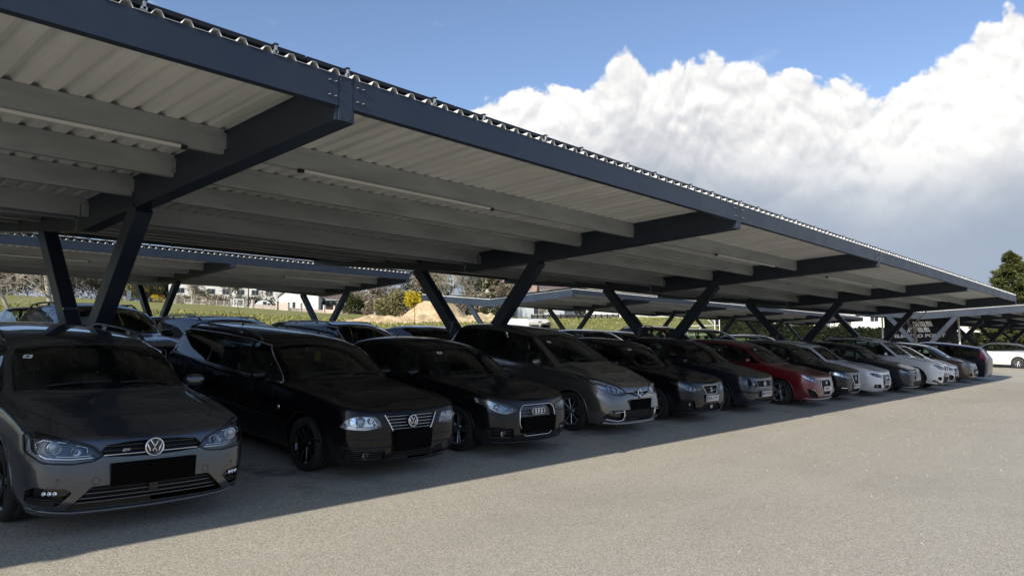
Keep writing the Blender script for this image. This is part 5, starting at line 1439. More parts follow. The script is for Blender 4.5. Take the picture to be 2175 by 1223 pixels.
put(c, 33.60, 6.55, 'white hatchback with black wedge air intakes behind the white off-roader', FRONT)
c = make('brown', dict(L=4.36, W=1.82, H=1.48, fo=.88, wb=2.65, zh=.82, zc=1.02, yc=1.0, yw=1.80, yr=3.85, zr=1.38, yb=4.25, zbl=1.03, yB=2.35, yC=3.2, rake=.13, lev=LEV-1), P_BROWN, face_brown, dict(spokes=5))
put(c, 37.15, 6.50, 'bronze-brown hatchback with long swept-back headlights near the end of the row', FRONT)
c = make('big_blue', dict(L=4.85, W=1.88, H=1.58, fo=.92, wb=2.85, zh=.80, zc=1.05, yc=1.15, yw=1.90, yr=4.45, zr=1.50, yb=4.78, zbl=1.05, yB=2.5, yC=3.5, tail=[(.66, 1.42), (.96, 1.28), (.99, .80), (.76, .84)], lev=LEV-1), P_BLUE, face_plain,
         dict(spokes=5, privacy=True, van=False))
put(c, 40.2, 6.45, 'midnight blue long estate parked tail-out, last car of the foreground row', FRONT)
c.rotation_euler = (-TILT, 0, math.pi); c.location = (40.2, 6.45+4.85*math.cos(TILT), G_SL*(6.45+4.85))
# white car standing across the lane at the far right
c = make('white_side', dict(L=4.55, W=1.80, H=1.50, fo=.90, wb=2.68, zh=.80, zc=1.0, yc=1.05, yw=1.95, yr=3.75, zr=1.42, yb=4.40, zbl=1.05, bf=.95, br=1.02, yB=2.42, yC=3.35, dlo_end=3.95, lev=LEV-1, wr=.33), P_CREAM, face_plain, dict(spokes=10, handle=P_CREAM))
put(c, 54.2, 9.6, 'white hatchback standing side-on in the sun at the far right', None)
c.location = (52.6, 10.6, gz(52.6, 10.6)); c.rotation_euler = (-math.atan((gz(52.6, 10.6)-gz(53, 7.05))/3.58), 0, R(-172))
# ---- rear half of the same carport and the rows behind, copies with their own paint
BACKG = 'cars parked behind the front row, seen only as roofs and windows'
def again(key, pm, x, y, label, rz=0.0, drop=(), add=None):
    src = SPECS[key]; old = [s.material.name for ch in children(src) if ch.name.startswith('body') for s in ch.material_slots if s.material][0]
    c = copy_tree(src, None, {old: pm})
    for ch in list(children(c)):
        nm = ch.name.split('.')[0]
        if nm in ('number_plate', 'hanging_card', 'window_sticker')+tuple(drop):
            for g in children(ch): bpy.data.objects.remove(g)
            bpy.data.objects.remove(ch)
    put(c, x, y, label, BACKG, rz)
    return c
again('slim', P_DGREY, 2.45, 12.6, 'dark grey rounded car roof at the left edge, behind the nearest estate')
again('suv', P_BLACK2, 4.95, 12.3, 'black off-roader with blue sky sheen on its roof, directly behind the first V frame')
again('estate', P_BLACK2, 7.75, 12.9, 'black estate with roof rails right behind the older black estate')
again('old_estate', P_BLUE, 10.55, 12.2, 'dark blue estate with roof rails and see-through windows behind the small black hatchback', drop=('antenna',))
again('angular', P_BLACK, 13.1, 12.4, 'low black car roof between the small black hatchback and the people carrier')
again('white_framed', P_BLUEGREY, 15.9, 13.2, 'blue-grey car roof just left behind the people carrier')
again('slim', P_BLUEGREY, 20.7, 12.6, 'steel blue car roof behind the black angular hatchback')
again('white_framed', P_DGREY, 23.3, 12.9, 'dark car roof partly hidden behind the round-lamped car')
again('suv', P_RED, 25.9, 12.8, 'dark red off-roader behind the V frame next to the round-lamped car')
again('mpv', P_SILVER, 28.6, 12.3, 'silver people carrier with roof bars behind the round-lamped car')
again('white_cup', P_WHITE, 33.6, 12.4, 'white car roof behind the black V-grille hatchback')
again('round', P_SILVER, 11.2, 24.3, 'silver small car under the second-row carport at left, beneath its V frame')
again('angular', P_BLACK, 13.9, 24.5, 'black car roof under the second-row carport, between silver and grey cars')
again('vgrille', P_BLUEGREY, 16.6, 24.2, 'grey hatchback at the open end of the second-row carport')
again('mpv', P_BLACK2, 7.4, 24.4, 'black people carrier deep under the second-row carport at left')
again('brown', P_DGREY, 33.4, 24.5, 'dark hatchback under the second-row carport behind the white van')
again('white_cup', P_SILVER, 41.0, 24.5, 'silver hatchback deep in the shade of the second-row carport')
again('slim', P_WHITE, 46.2, 24.4, 'white hatchback deep in the shade of the second-row carport')
again('white_side', P_SILVER, 59.5, 12.6, 'silver car parked in the shade beyond the white side-on hatchback')

# ---- the white delivery van in the sunny gap between the rear carports
def van():
    root = empty('delivery_van'); L, W, H = 5.2, 1.95, 1.98
    VW = paint('van_white_paint', (0.74, 0.74, 0.73), 0, .4)
    m = MB(); hw = W/2
    prof = [(0, .35), (0, 1.0), (.10, 1.72), (.22, 1.92), (.50, H), (3.55, H), (3.85, 1.90), (4.45, 1.18), (5.12, .95), (5.2, .70), (5.2, .35)]
    def ring(x, k, dz): return [Vector((x, y+(0 if y > 2 else 0), z-dz if z > 1.7 else z)) for y, z in prof]
    vs = ring(-hw*.90, 0, .03)+ring(-hw, 0, .11)+ring(hw, 0, .11)+ring(hw*.90, 0, .03); n = len(prof)
    m2 = MB(); cols = [(-hw, .0, True), (-hw+.02, 0, 0)]
    secs = [(-hw, .16), (-hw+.03, .07), (-hw+.12, .015), (0, 0), (hw-.12, .015), (hw-.03, .07), (hw, .16)]
    vs = []
    for x, d in secs: vs += [Vector((x, y+(d*.4 if y < .6 else (-d*.4 if y > 3.6 else 0)), z-(d if z > 1.75 else 0))) for y, z in prof]
    fs = []
    for i in range(len(secs)-1):
        for j in range(n-1): fs.append((i*n+j, i*n+j+1, (i+1)*n+j+1, (i+1)*n+j))
    fs += [tuple(range(n))[::-1], tuple(range((len(secs)-1)*n, len(secs)*n))]
    m.add(vs, fs, VW); m.build('body', root)
    for s in (-1, 1):
        d = MB(); d.box((s*.02 if s > 0 else -hw+.09, -.016, .45), (hw-.09 if s > 0 else -.02, .0, 1.66), VW); do = d.build('rear_door', root)
        w_ = MB(); w_.box((.10 if s > 0 else -hw+.19, -.024, 1.12), (hw-.19 if s > 0 else -.10, -.017, 1.55), PRIV); w_.build('rear_window', do)
        h = MB(); [h.box((s*(hw-.10)-.02, -.03, z), (s*(hw-.10)+.02, -.010, z+.10), BLACKM) for z in (.62, 1.48)]; h.build('door_hinge', do)
        t = MB(); t.box((s*(hw-.05)-.045, -.02, .75), (s*(hw-.05)+.045, .02, 1.15), REDLAMP); t.build('tail_lamp', root)
        g = MB(); g.tube([(s*(hw+.004), 1.1, 1.35), (s*(hw+.004), 3.4, 1.35)], .012, VW, 5); g.box((s*hw-.004, 1.15, .5), (s*hw+.004, 1.158, 1.75), BLACKM); g.box((s*hw-.004, 2.5, .5), (s*hw+.004, 2.508, 1.75), BLACKM); g.build('sliding_door_rail', root)
        sw = MB(); sw.box((s*hw-.006, 3.35, 1.15), (s*hw+.006, 3.95, 1.62), PRIV); sw.build('side_window', root)
    b = MB(); b.box((-hw+.05, -.06, .35), (hw-.05, .02, .55), BLACKM); b.build('bumper', root)
    l = MB(); l.box((-.14, -.03, 1.73), (.14, -.004, 1.80), BLACKM); l.build('brake_light', root)
    add_wheels(dict(W=W, fo=.95, wb=3.1, wr=.34), root, 5, False)
    root.location = (43.0, 35.8, gz(43.0, 35.8)+.05); root.rotation_euler = (R(2.5), 0, R(-17)); root.scale = (1.1, 1.1, 1.1)
    props(root, 'white delivery van in the sun beyond the second-row carport, below its pale end frame', 'van')
van()
# ================================================================ FIELD, HOUSES, TREES
def spot(u, depth):
    """point on the ground that photo column u crosses at `depth` metres"""
    d = RT*((u-1087.5)/F_PX)+FW; d = Vector((d.x, d.y)); d = d*(depth/(d.x*FW.x+d.y*FW.y)) if False else d*depth
    return Vector((d.x, d.y, gz(d.x, d.y)))
def leafmat(name, cols, rough=.75, trans=.25):
    if name in MATS: return MATS[name]
    m = bpy.data.materials.new(name); m.use_nodes = True; t = NT(m.node_tree)
    g = t.n('ShaderNodeNewGeometry'); c = t.ramp(g.outputs['Random Per Island'], [(i/(len(cols)-1) if len(cols) > 1 else 0, q) for i, q in enumerate(cols)])
    n = t.noise(g.outputs['Position'], .55, 3, .6); c = t.mix(t.m('MULTIPLY', t.smooth(n, .4, .65), .45), c, tuple(x*.55 for x in cols[0]))
    d = t.n('ShaderNodeBsdfPrincipled', ins={'Base Color': c, 'Roughness': rough, 'Specular IOR Level': .2})
    tr = t.n('ShaderNodeBsdfTranslucent', ins={'Color': c}); mx = t.n('ShaderNodeMixShader', ins={0: trans, 1: d.outputs[0], 2: tr.outputs[0]})
    t.n('ShaderNodeOutputMaterial', ins={'Surface': mx.outputs[0]}); MATS[name] = m; return m
SPRUCE = leafmat('spruce_needles', [(.06, .075, .022), (.11, .13, .04), (.19, .19, .07)])
IVY = leafmat('dark_evergreen_leaves', [(.014, .024, .012), (.032, .048, .024), (.075, .090, .060)])
THUJA = leafmat('hedge_conifer_leaves', [(.030, .040, .010), (.060, .072, .018), (.12, .12, .035)])
HEDGE = leafmat('dark_hedge_leaves', [(.010, .015, .006), (.018, .026, .010), (.035, .045, .018)])
FORS = leafmat('yellow_blossom', [(.50, .36, .02), (.72, .55, .03), (.80, .66, .06)], trans=.35)
TWIG = leafmat('brown_winter_twigs', [(.15, .12, .085), (.24, .195, .14), (.36, .30, .22)], trans=.1)
TWIGG = leafmat('olive_budding_twigs', [(.15, .14, .065), (.22, .20, .09), (.31, .28, .13)], trans=.15)
PALE = leafmat('pale_winter_branches', [(.28, .24, .17), (.38, .33, .25), (.48, .43, .34)], trans=0)
RUST = leafmat('rust_brown_leaves', [(.16, .075, .035), (.24, .12, .06), (.30, .17, .09)])
BARK = noisy('tree_bark', (0.085, 0.072, 0.058), (0.16, 0.14, 0.115), 9, .9, bump=.5)
DARKBARK = noisy('dark_young_bark', (0.03, 0.026, 0.022), (0.05, 0.043, 0.036), 9, .9)
BARKP = noisy('pale_bark', (0.30, 0.27, 0.22), (0.44, 0.40, 0.34), 9, .9)
GRASSB = leafmat('grass_blades', [(.19, .21, .05), (.29, .29, .085), (.42, .37, .17)], trans=.3)
def quads(m, n, fpos, w, l, mat, up=0.0, rnd=None):
    rnd = rnd or random
    for _ in range(n):
        p, sc_ = fpos()
        d = Vector((rnd.gauss(0, 1), rnd.gauss(0, 1), rnd.gauss(0, 1)+up))
        if d.length < 1e-3: continue
        d.normalize(); a = d.cross(Vector((rnd.gauss(0, 1), rnd.gauss(0, 1), rnd.gauss(0, 1)))).normalized()
        L_ = d*l*sc_*rnd.uniform(.6, 1.3)*.5; W_ = a*w*sc_*rnd.uniform(.6, 1.3)*.5
        m.add([p-L_-W_*.6, p-L_*.1+W_*-1.0, p+L_, p-L_*.1+W_], [(0, 1, 2, 3)], mat)
def blob(rx, ry, rz, cz, lumps=7, seed=0, fill=.75):
    r = random.Random(seed)
    L_ = [(Vector((r.uniform(-.6, .6)*rx, r.uniform(-.6, .6)*ry, cz+r.uniform(-.65, .65)*rz)), r.uniform(.32, .62)) for _ in range(lumps)]
    L_.append((Vector((0, 0, cz)), .7))
    def f():
        c, s = r.choice(L_)
        while True:
            q = Vector((r.uniform(-1, 1), r.uniform(-1, 1), r.uniform(-1, 1)))
            if .1 < q.length < 1: break
        q = q*(q.length**(-.45))
        p = c+Vector((q.x*rx*s, q.y*ry*s, q.z*rz*s)); p.z = max(p.z, .03)
        return p, 1.0
    return f
def shrub(u, depth, w, h, mat, label, cat='shrub', n=900, leaf=(.22, .35), group=None, d=None, seed=0, twiggy=False, name='shrub'):
    p = spot(u, depth); root = empty(name, p); props(root, label, cat, group)
    if twiggy: leaf = (max(leaf[0], depth*.0013), leaf[1])
    m = MB(); st = MB(); r = random.Random(seed+int(u))
    if twiggy: quads(m, n, blob(w/2, (d or w)/2, h/2, h/2, 9, seed+int(u)), leaf[0], max(leaf[1], .9)*max(.5, min(1, h/5)), mat, .7, r)
    else:
        quads(m, n, blob(w/2, (d or w)/2, h/2, h/2, 9, seed+int(u)), leaf[0], leaf[1], mat, .4, r)
    m.build('foliage' if not twiggy else 'branches', root)
    for i in range(4):
        a = r.uniform(0, 6.28); st.tube([(0, 0, -.1), (math.cos(a)*w*.12, math.sin(a)*w*.12, h*.5)], .05 if h > 1.5 else .025, BARK, 5, taper=.01)
    st.build('stem', root); return root
def bare_tree(u, depth, h, label, seed=1, mat=None, lean=0.0, spread=.55, r0=.16, levels=5, low=.25, group=None, p=None, kids=(3, 4), name='bare_tree', thin=.014):
    p = p if p is not None else spot(u, depth); root = empty(name, p); props(root, label, 'tree', group)
    mat = mat or BARK; r = random.Random(seed); T_ = MB(); Bm = MB()
    def grow(mb, a, d, ln, rad, lv):
        pts = [a]; q = a; dd = d.copy(); n = 4
        for i in range(n):
            dd = (dd+Vector((r.gauss(0, .10), r.gauss(0, .10), .06+r.gauss(0, .05)))).normalized(); q = q+dd*ln/n; pts.append(q)
        r2 = max(rad*.55, thin*.6)
        mb.tube(pts, rad, mat, 6 if lv == 0 else (4 if lv < 3 else 3), taper=r2, caps=False)
        if lv >= levels: return
        for k in range(r.randint(*kids)+(1 if lv < 2 else 0)):
            t = r.uniform(low if lv == 0 else .2, 1); i = min(int(t*n), n-1); b = pts[i].lerp(pts[i+1], t*n-i)
            ax = dd.orthogonal().normalized(); ax.rotate(Matrix.Rotation(r.uniform(0, 2*math.pi), 3, dd))
            nd = (dd*(1-spread*r.uniform(.7, 1.1))+ax*spread*r.uniform(.8, 1.3)).normalized()
            grow(Bm, b, nd, ln*r.uniform(.50, .78), max(rad*.5*(1-t*.3), thin), lv+1)
    grow(T_, Vector((0, 0, -.2)), Vector((lean, 0, 1)).normalized(), h*.5, r0, 0)
    T_.build('trunk', root); Bm.build('crown', root); return root
def conifer(u, depth, h, w, label, mat=None, n=9000, seed=2, group=None, ragged=.25, low=.06, name='conifer_tree', leaf=(.16, .42), tipped=True):
    p = spot(u, depth); root = empty(name, p); props(root, label, 'tree', group); r = random.Random(seed); m = MB(); mat = mat or SPRUCE
    tr = MB(); tr.tube([(0, 0, -.3), (0, 0, h*.97)], h*.018, BARK, 7, taper=.02); tr.build('trunk', root)
    nb = int(h*16)
    for i in range(nb):
        t = (i+r.random())/nb; z = h*(low+(1-low)*t); R_ = w/2*(1-t)**.68*(1-.35*math.exp(-t*9))*r.uniform(1-ragged*1.4, 1+ragged*.5)+.12
        a = r.uniform(0, 2*math.pi); k = max(2, int(n/nb))
        for j in range(k):
            s = r.random()**.55; x = R_*s; dz = -x*.25+ .16*x*s*s + r.gauss(0, .10)
            pp = Vector((math.cos(a)*x+r.gauss(0, .10+.08*x*.5), math.sin(a)*x+r.gauss(0, .10+.08*x*.5), z+dz))
            d = Vector((math.cos(a)+r.gauss(0, .5), math.sin(a)+r.gauss(0, .5), r.gauss(.1, .45))).normalized(); sd = d.cross(Vector((r.gauss(0, 1), r.gauss(0, 1), r.gauss(0, 1)))).normalized()*leaf[0]*.5
            L_ = d*leaf[1]*r.uniform(.5, 1.2)
            m.add([pp-sd, pp+sd, pp+L_], [(0, 1, 2)], mat)
    m.build('crown', root); return root
WALLW = noisy('white_render_wall', (0.66, 0.65, 0.61), (0.76, 0.75, 0.71), .6, .85)
WALLG = noisy('pale_grey_render', (0.42, 0.46, 0.50), (0.50, 0.54, 0.57), .6, .85)
WALLY = noisy('cream_render', (0.58, 0.52, 0.40), (0.68, 0.62, 0.50), .6, .85)
WALLO = noisy('brick_red_render', (0.42, 0.14, 0.07), (0.50, 0.19, 0.10), 1, .85)
def rooftile(name, a, b):
    if name in MATS: return MATS[name]
    m = bpy.data.materials.new(name); m.use_nodes = True; t = NT(m.node_tree); v = t.n('ShaderNodeTexCoord').outputs['Object']
    wv = t.n('ShaderNodeTexWave', ins={'Vector': v, 'Scale': 2.2, 'Distortion': .4, 'Detail': 2.0}); n = t.noise(v, 1.6, 5, .6)
    c = t.mix(t.smooth(n, .35, .65), a, b); c = t.mix(t.m('MULTIPLY', wv.outputs['Fac'], .25), c, tuple(x*.5 for x in a))
    bb = t.n('ShaderNodeBsdfPrincipled', ins={'Base Color': c, 'Roughness': .8}); t.n('ShaderNodeOutputMaterial', ins={'Surface': bb.outputs[0]}); MATS[name] = m; return m
TILEB = rooftile('brown_roof_tiles', (.10, .075, .070), (.15, .115, .105)); TILER = rooftile('red_roof_tiles', (.34, .13, .07), (.44, .19, .11)); TILEG = rooftile('grey_roof_tiles', (.13, .13, .14), (.19, .19, .20))
WIN = bsdf_mat('house_window_glass', (.03, .035, .045), .08, coat=.6); FRAMEW = bsdf_mat('white_window_frame', (.7, .7, .68), .5); WOODD = noisy('dark_wood', (.06, .04, .03), (.10, .07, .05), 3, .8)
def house(u, depth, w, dp, wh, rh, yaw, wall, roof, label, wins=(), gable=True, over=.45, chim=None, side=(), cat='house', sink=.4, dark_gable=False, name='house', dz=0.0):
    """w along local x (front is -y), ridge along x; wins: (x, z, w, h) on the front wall; side: (y, z, w, h) on the -x gable wall"""
    p = spot(u, depth); p.z += dz; root = empty(name, p, (0, 0, R(yaw))); props(root, label, cat)
    m = MB(); hw, hd = w/2, dp/2
    vs = [(-hw, -hd, -sink), (hw, -hd, -sink), (hw, hd, -sink), (-hw, hd, -sink), (-hw, -hd, wh), (hw, -hd, wh), (hw, hd, wh), (-hw, hd, wh), (-hw, 0, wh+rh), (hw, 0, wh+rh)]
    m.add(vs, [(0, 1, 5, 4), (2, 3, 7, 6), (3, 0, 4, 8, 7), (1, 2, 6, 9, 5), (0, 3, 2, 1)], wall); m.build('wall', root)
    if rh > 0:
        r_ = MB(); k = rh/hd; e = over; t = .16
        for s in (-1, 1):
            a = [(-hw-e, s*(hd+e), wh-k*e), (hw+e, s*(hd+e), wh-k*e), (hw+e, 0, wh+rh), (-hw-e, 0, wh+rh)]
            b = [(x, y, z+t) for x, y, z in a]
            r_.add(a+b, [(4, 5, 6, 7), (0, 3, 2, 1), (0, 1, 5, 4), (1, 2, 6, 5), (3, 0, 4, 7)], roof)
        ro = r_.build('roof', root)
        g = MB(); g.tube([(-hw-e, -hd-e-.05, wh-k*e), (hw+e, -hd-e-.05, wh-k*e)], .07, GALV, 6); g.build('gutter', root)
        if chim is not None:
            c = MB(); c.box((chim-.35, .5, wh+rh-.9), (chim+.35, 1.1, wh+rh+1.0), WALLO); c.box((chim-.42, .43, wh+rh+1.0), (chim+.42, 1.17, wh+rh+1.12), CONCRETE); c.build('chimney', ro)
    for (x, z, ww, hh) in wins:
        f = MB(); f.box((x-ww/2-.08, -hd-.06, z-.08), (x+ww/2+.08, -hd-.005, z+hh+.08), FRAMEW); fo_ = f.build('window', root)
        g = MB(); g.box((x-ww/2, -hd-.075, z), (x-.03, -hd-.062, z+hh), WIN); g.box((x+.03, -hd-.075, z), (x+ww/2, -hd-.062, z+hh), WIN); g.build('pane', fo_)
    for (y, z, ww, hh) in side:
        f = MB(); f.box((-hw-.06, y-ww/2-.08, z-.08), (-hw-.005, y+ww/2+.08, z+hh+.08), FRAMEW); fo_ = f.build('window', root)
        g = MB(); g.box((-hw-.075, y-ww/2, z), (-hw-.062, y+ww/2, z+hh), WIN); g.build('pane', fo_)
    return root
# facing: local -y towards the camera needs yaw = view azimuth-90
def face_yaw(u, extra=0): return YAW-math.degrees(math.atan((u-1087.5)/F_PX))-90+extra

# ---- left: willow-like bare tree, thicket, fence, small far things
bare_tree(112, 62, 13.0, 'big pale bare tree with arching branches on the meadow at left', 11, BARKP, -.05, .62, .22, 6, .08, kids=(3, 4), thin=.022)
bare_tree(20, 70, 12.0, 'pale bare tree at the left edge of the meadow', 5, BARKP, -.35, .60, .18, 5, .1, kids=(3, 4), thin=.024)
for i, (u, dpt, w_, h_, mt, lb) in enumerate([(-10, 150, 20, 12, TWIG, 'tall brown winter thicket behind the left bare tree'), (60, 160, 18, 10, TWIG, 'brown winter thicket just right of the left edge'), (135, 165, 20, 13, TWIG, 'dense brown winter thicket behind the big pale tree'), (205, 175, 18, 11, TWIG, 'brown thicket between the two legs of the first V frame'),
        (262, 195, 14, 9, TWIG, 'brown bushes behind the small white sign'), (298, 196, 12, 8, TWIGG, 'olive bushes right of the small white sign')]):
    shrub(u, dpt, w_, h_, mt, lb, 'thicket', 6500, (.16, .5), seed=i, twiggy=True, d=8, name='thicket')
conifer(322, 215, 15, 9, 'dark evergreen behind the small yellow bush', IVY, 3500, 4, leaf=(.5, .7))
conifer(352, 220, 14, 8, 'second dark evergreen, behind the left fence', IVY, 3000, 5, leaf=(.5, .7))
shrub(336, 192, 3.4, 2.4, FORS, 'small yellow flowering bush behind the wire fence', n=420, leaf=(.22, .5), name='flowering_bush')
shrub(357, 193, 2.0, 2.2, FORS, 'slim yellow flowering bush beside the leg of the rear carport', n=220, leaf=(.2, .5), name='flowering_bush')
def sign():
    p = spot(274, 178); root = empty('info_sign', p, (0, 0, R(face_yaw(274, 12)))); props(root, 'plain white upright sign panel on the far side of the meadow', 'sign')
    m = MB(); m.box((-.48, -.03, .55), (.48, .03, 2.7), WALLW); m.build('panel', root)
    m = MB(); m.box((-.40, .03, -.2), (-.30, .13, 2.6), GALV); m.box((.30, .03, -.2), (.40, .13, 2.6), GALV); m.build('post', root)
sign()
def wire_fence():
    pts = [(232, 186), (300, 186), (430, 188), (540, 186)]
    root = empty('wire_fence', spot(pts[0][0], pts[0][1])); props(root, 'long wire fence with pale concrete posts along the far edge of the meadow', 'fence'); o = root.location
    P3 = [spot(u, d)-o for u, d in pts]; posts = []; PST = noisy('pale_concrete_post', (.40, .37, .32), (.52, .48, .42), 3, .9)
    for a, b in zip(P3, P3[1:]):
        n = max(1, int((b-a).length/1.85))
        for i in range(n): posts.append(a.lerp(b, i/n))
    for q in posts:
        q.z = gz(q.x+o.x, q.y+o.y)-o.z
        m = MB(); m.box((q.x-.075, q.y-.075, q.z-.2), (q.x+.075, q.y+.075, q.z+1.55), PST); m.build('post', root)
    w_ = MB()
    for a, b in zip(posts, posts[1:]):
        for k in range(10): w_.beam(a+Vector((0, 0, .15+.14*k)), b+Vector((0, 0, .15+.14*k)), .012, .022, PST)
        for k in range(8): q = a.lerp(b, (k+.5)/8); w_.beam(q+Vector((0, 0, .1)), q+Vector((0, 0, 1.45)), .014, .014, PST, upv=(1, 0, 0))
    w_.build('wire_mesh', root)
wire_fence()
def field_gate():
    a, b = spot(497, 184), spot(518, 184); root = empty('goal_frame', a); props(root, 'pale metal gate frame in the wire fence, right of the bare trees', 'gate'); d = b-a; m = MB()
    up = Vector((0, 0, 1.9)); z = Vector((0, 0, 0))
    for p, q in ((z, up), (d, d+up), (up, d+up), (z+Vector((0, 0, .15)), d+Vector((0, 0, .15))), (d*.35, d*.35+up)): m.beam(p, q, .16, .16, FRAMEW, upv=(1, .2, .1))
    m.build('frame', root); m = MB()
    for k in range(14): m.beam(d*(k/14), d*(k/14)+up, .03, .03, GALV, upv=(1, 0, 0))
    m.build('infill', root); root.name = 'metal_gate'
field_gate()
def pole(u, depth, h, label, r=.13, mat=None, lamp_=False):
    p = spot(u, depth); m = MB(); m.tube([(0, 0, -.3), (0, 0, h)], r, mat or WOODD, 8, taper=r*.7)
    if lamp_: m.beam((0, 0, h), (0, -1.0, h+.1), .08, .06, GALV); m.box((-.15, -1.6, h+.02), (.15, -.9, h+.15), GALV)
    o = m.build('utility_pole'); o.location = p; props(o, label, 'pole')
pole(528, 176, 11, 'dark wooden pole at the fence in front of the long white building', .16)
pole(491, 182, 2.4, 'short post with round pale top beside the gate', .07, GALV)
# person on the meadow
def person():
    p = spot(257.5, 150); me = bpy.data.meshes.new('person')
    J = [(0, 0, .92), (0, .02, 1.15), (0, .03, 1.38), (0, .0, 1.52), (0, -.02, 1.63), (-.10, 0, .88), (-.17, -.18, .50), (-.22, -.30, .07), (-.22, -.40, .04), (.10, 0, .88), (.18, .12, .50), (.24, .34, .10), (.24, .26, .05),
         (-.19, .03, 1.38), (-.25, .10, 1.12), (-.24, .02, .90), (.19, .03, 1.38), (.26, -.08, 1.13), (.24, -.22, .95)]
    E_ = [(0, 1), (1, 2), (2, 3), (3, 4), (0, 5), (5, 6), (6, 7), (7, 8), (0, 9), (9, 10), (10, 11), (11, 12), (2, 13), (13, 14), (14, 15), (2, 16), (16, 17), (17, 18)]
    Rr = [.15, .14, .15, .055, .10, .10, .07, .05, .045, .10, .07, .05, .045, .07, .055, .04, .07, .055, .04]
    me.from_pydata(J, E_, []); o = bpy.data.objects.new('person', me); COL.objects.link(o); o.modifiers.new('skin', 'SKIN'); o.modifiers.new('sub', 'SUBSURF').levels = 1
    for v, r_ in zip(me.skin_vertices[0].data, Rr): v.radius = (r_, r_*.85)
    me.skin_vertices[0].data[0].use_root = True
    bpy.context.view_layer.update(); dg = bpy.context.evaluated_depsgraph_get(); m2 = bpy.data.meshes.new_from_object(o.evaluated_get(dg)); bpy.data.objects.remove(o)
    for mt in (bsdf_mat('dark_trousers', (.02, .02, .025), .8), bsdf_mat('yellow_green_jacket', (.45, .46, .12), .7), bsdf_mat('skin', (.5, .32, .24), .6)): m2.materials.append(mt)
    for f in m2.polygons: z = f.center.z; f.material_index = 0 if z < .95 else (2 if z > 1.50 else 1); f.use_smooth = True
    o = link_mesh('person', m2); o.location = p; o.rotation_euler = (0, 0, R(face_yaw(257, 70))); props(o, 'person in dark trousers and yellow-green jacket striding across the meadow', 'person')
person()
# ---- middle: house row
house(382, 232, 12, 9, 5.5, 3.5, face_yaw(382, -12), WALLO, TILER, 'red-rendered house half hidden by the leg of the rear carport', [(-3, 1.2, 1.4, 1.4), (2, 1.2, 1.4, 1.4), (2, 3.8, 1.2, 1.2)])
house(485, 228, 34, 11, 7.6, 1.2, face_yaw(485, 8), WALLW, TILEG, 'long white building with rows of windows behind the bare trees', [(-14+i*4.2, z, 2.1, 1.5) for i in range(7) for z in (1.2, 4.3)])
bare_tree(409, 196, 9.5, 'pale bare tree in front of the left end of the long white building', 21, PALE, 0, .5, .25, 4, .2, kids=(4, 5), thin=.05)
bare_tree(487, 197, 9.0, 'dark bare tree in front of the middle of the long white building', 22, BARK, .05, .5, .25, 4, .2, kids=(4, 5), thin=.05)
bare_tree(595, 200, 10.0, 'dark bare tree left of the white gabled house', 23, BARK, 0, .55, .25, 4, .2, kids=(4, 5), thin=.05)
for i, (u, dp_, w_, h_, mt, lb) in enumerate([(440, 199, 9, 4.5, TWIGG, 'olive bush between the two bare trees'), (462, 197, 8, 3.6, TWIG, 'brown bush at the foot of the dark bare tree'), (510, 200, 9, 3.6, THUJA, 'dark green bush under the windows of the long white building'), (383, 198, 9, 3.5, TWIG, 'brown bush below the red-rendered house'),
         (555, 204, 10, 6, TWIG, 'brown thicket behind the small greenhouse')]):
    shrub(u, dp_, w_, h_, mt, lb, 'bush', 900, (.12, .4), seed=40+i, twiggy=(mt is not THUJA), d=4)
def greenhouse():
    p = spot(560, 188); root = empty('greenhouse', p, (0, 0, R(face_yaw(560)))); props(root, 'small arched greenhouse with pale translucent skin behind the garden wall', 'greenhouse')
    m = MB(); n = 10; vs = [(2.1*math.cos(math.pi*i/n), y, .5+1.75*math.sin(math.pi*i/n)) for y in (0, 3) for i in range(n+1)]
    vs += [(-2.1, 0, 0), (2.1, 0, 0), (2.1, 3, 0), (-2.1, 3, 0)]; b = 2*(n+1)
    PL = bsdf_mat('frosted_film', (.62, .66, .68), .35); m.add(vs, [(i, i+1, n+2+i, n+1+i) for i in range(n)]+[tuple(range(n+1))+(b, b+1), (0, n+1, b+2, b+1), (n, 2*n+1, b+3, b)], PL); m.build('skin', root)
    m = MB(); m.box((-.1, -.05, 0), (.8, -.01, 1.9), WIN); m.box((1.0, -.05, .2), (1.7, -.01, 1.5), WIN); m.build('door', root)
greenhouse()
def garden_wall():
    pts = [(538, 182), (590, 184), (613, 184), (640, 186), (690, 188), (712, 188), (745, 190), (792, 192)]
    root = empty('garden_wall', spot(*pts[0])); props(root, 'low pale garden wall with posts in front of the white houses', 'wall'); o = root.location
    PW = noisy('pinkish_masonry', (.46, .38, .33), (.56, .48, .42), 2, .9); FS = [1.0, 1.9, .8, .8, 1.0, .8, .8]
    for i, ((u1, d1), (u2, d2)) in enumerate(zip(pts, pts[1:])):
        a, b = spot(u1, d1)-o, spot(u2, d2)-o; m = MB(); hh = FS[i]; c0 = Vector((0, 0, hh/2-.3)); m.beam(a+c0, b+c0, .25, hh+.6, PW); m.build('wall_section', root)
        if i not in (1,):
            m = MB(); n = int((b-a).length/.22)
            for k in range(n): q = a.lerp(b, k/n); m.box((q.x-.05, q.y-.05, q.z+hh-.1), (q.x+.05, q.y+.05, q.z+1.75), WOODD)
            if i in (4, 5): m.build('picket_infill', root)
    for u, d in pts:
        q = spot(u, d)-o; m = MB(); m.box((q.x-.28, q.y-.28, q.z-.3), (q.x+.28, q.y+.28, q.z+2.0), PW); m.box((q.x-.33, q.y-.33, q.z+2.0), (q.x+.33, q.y+.33, q.z+2.1), CONCRETE); m.build('post', root)
garden_wall()
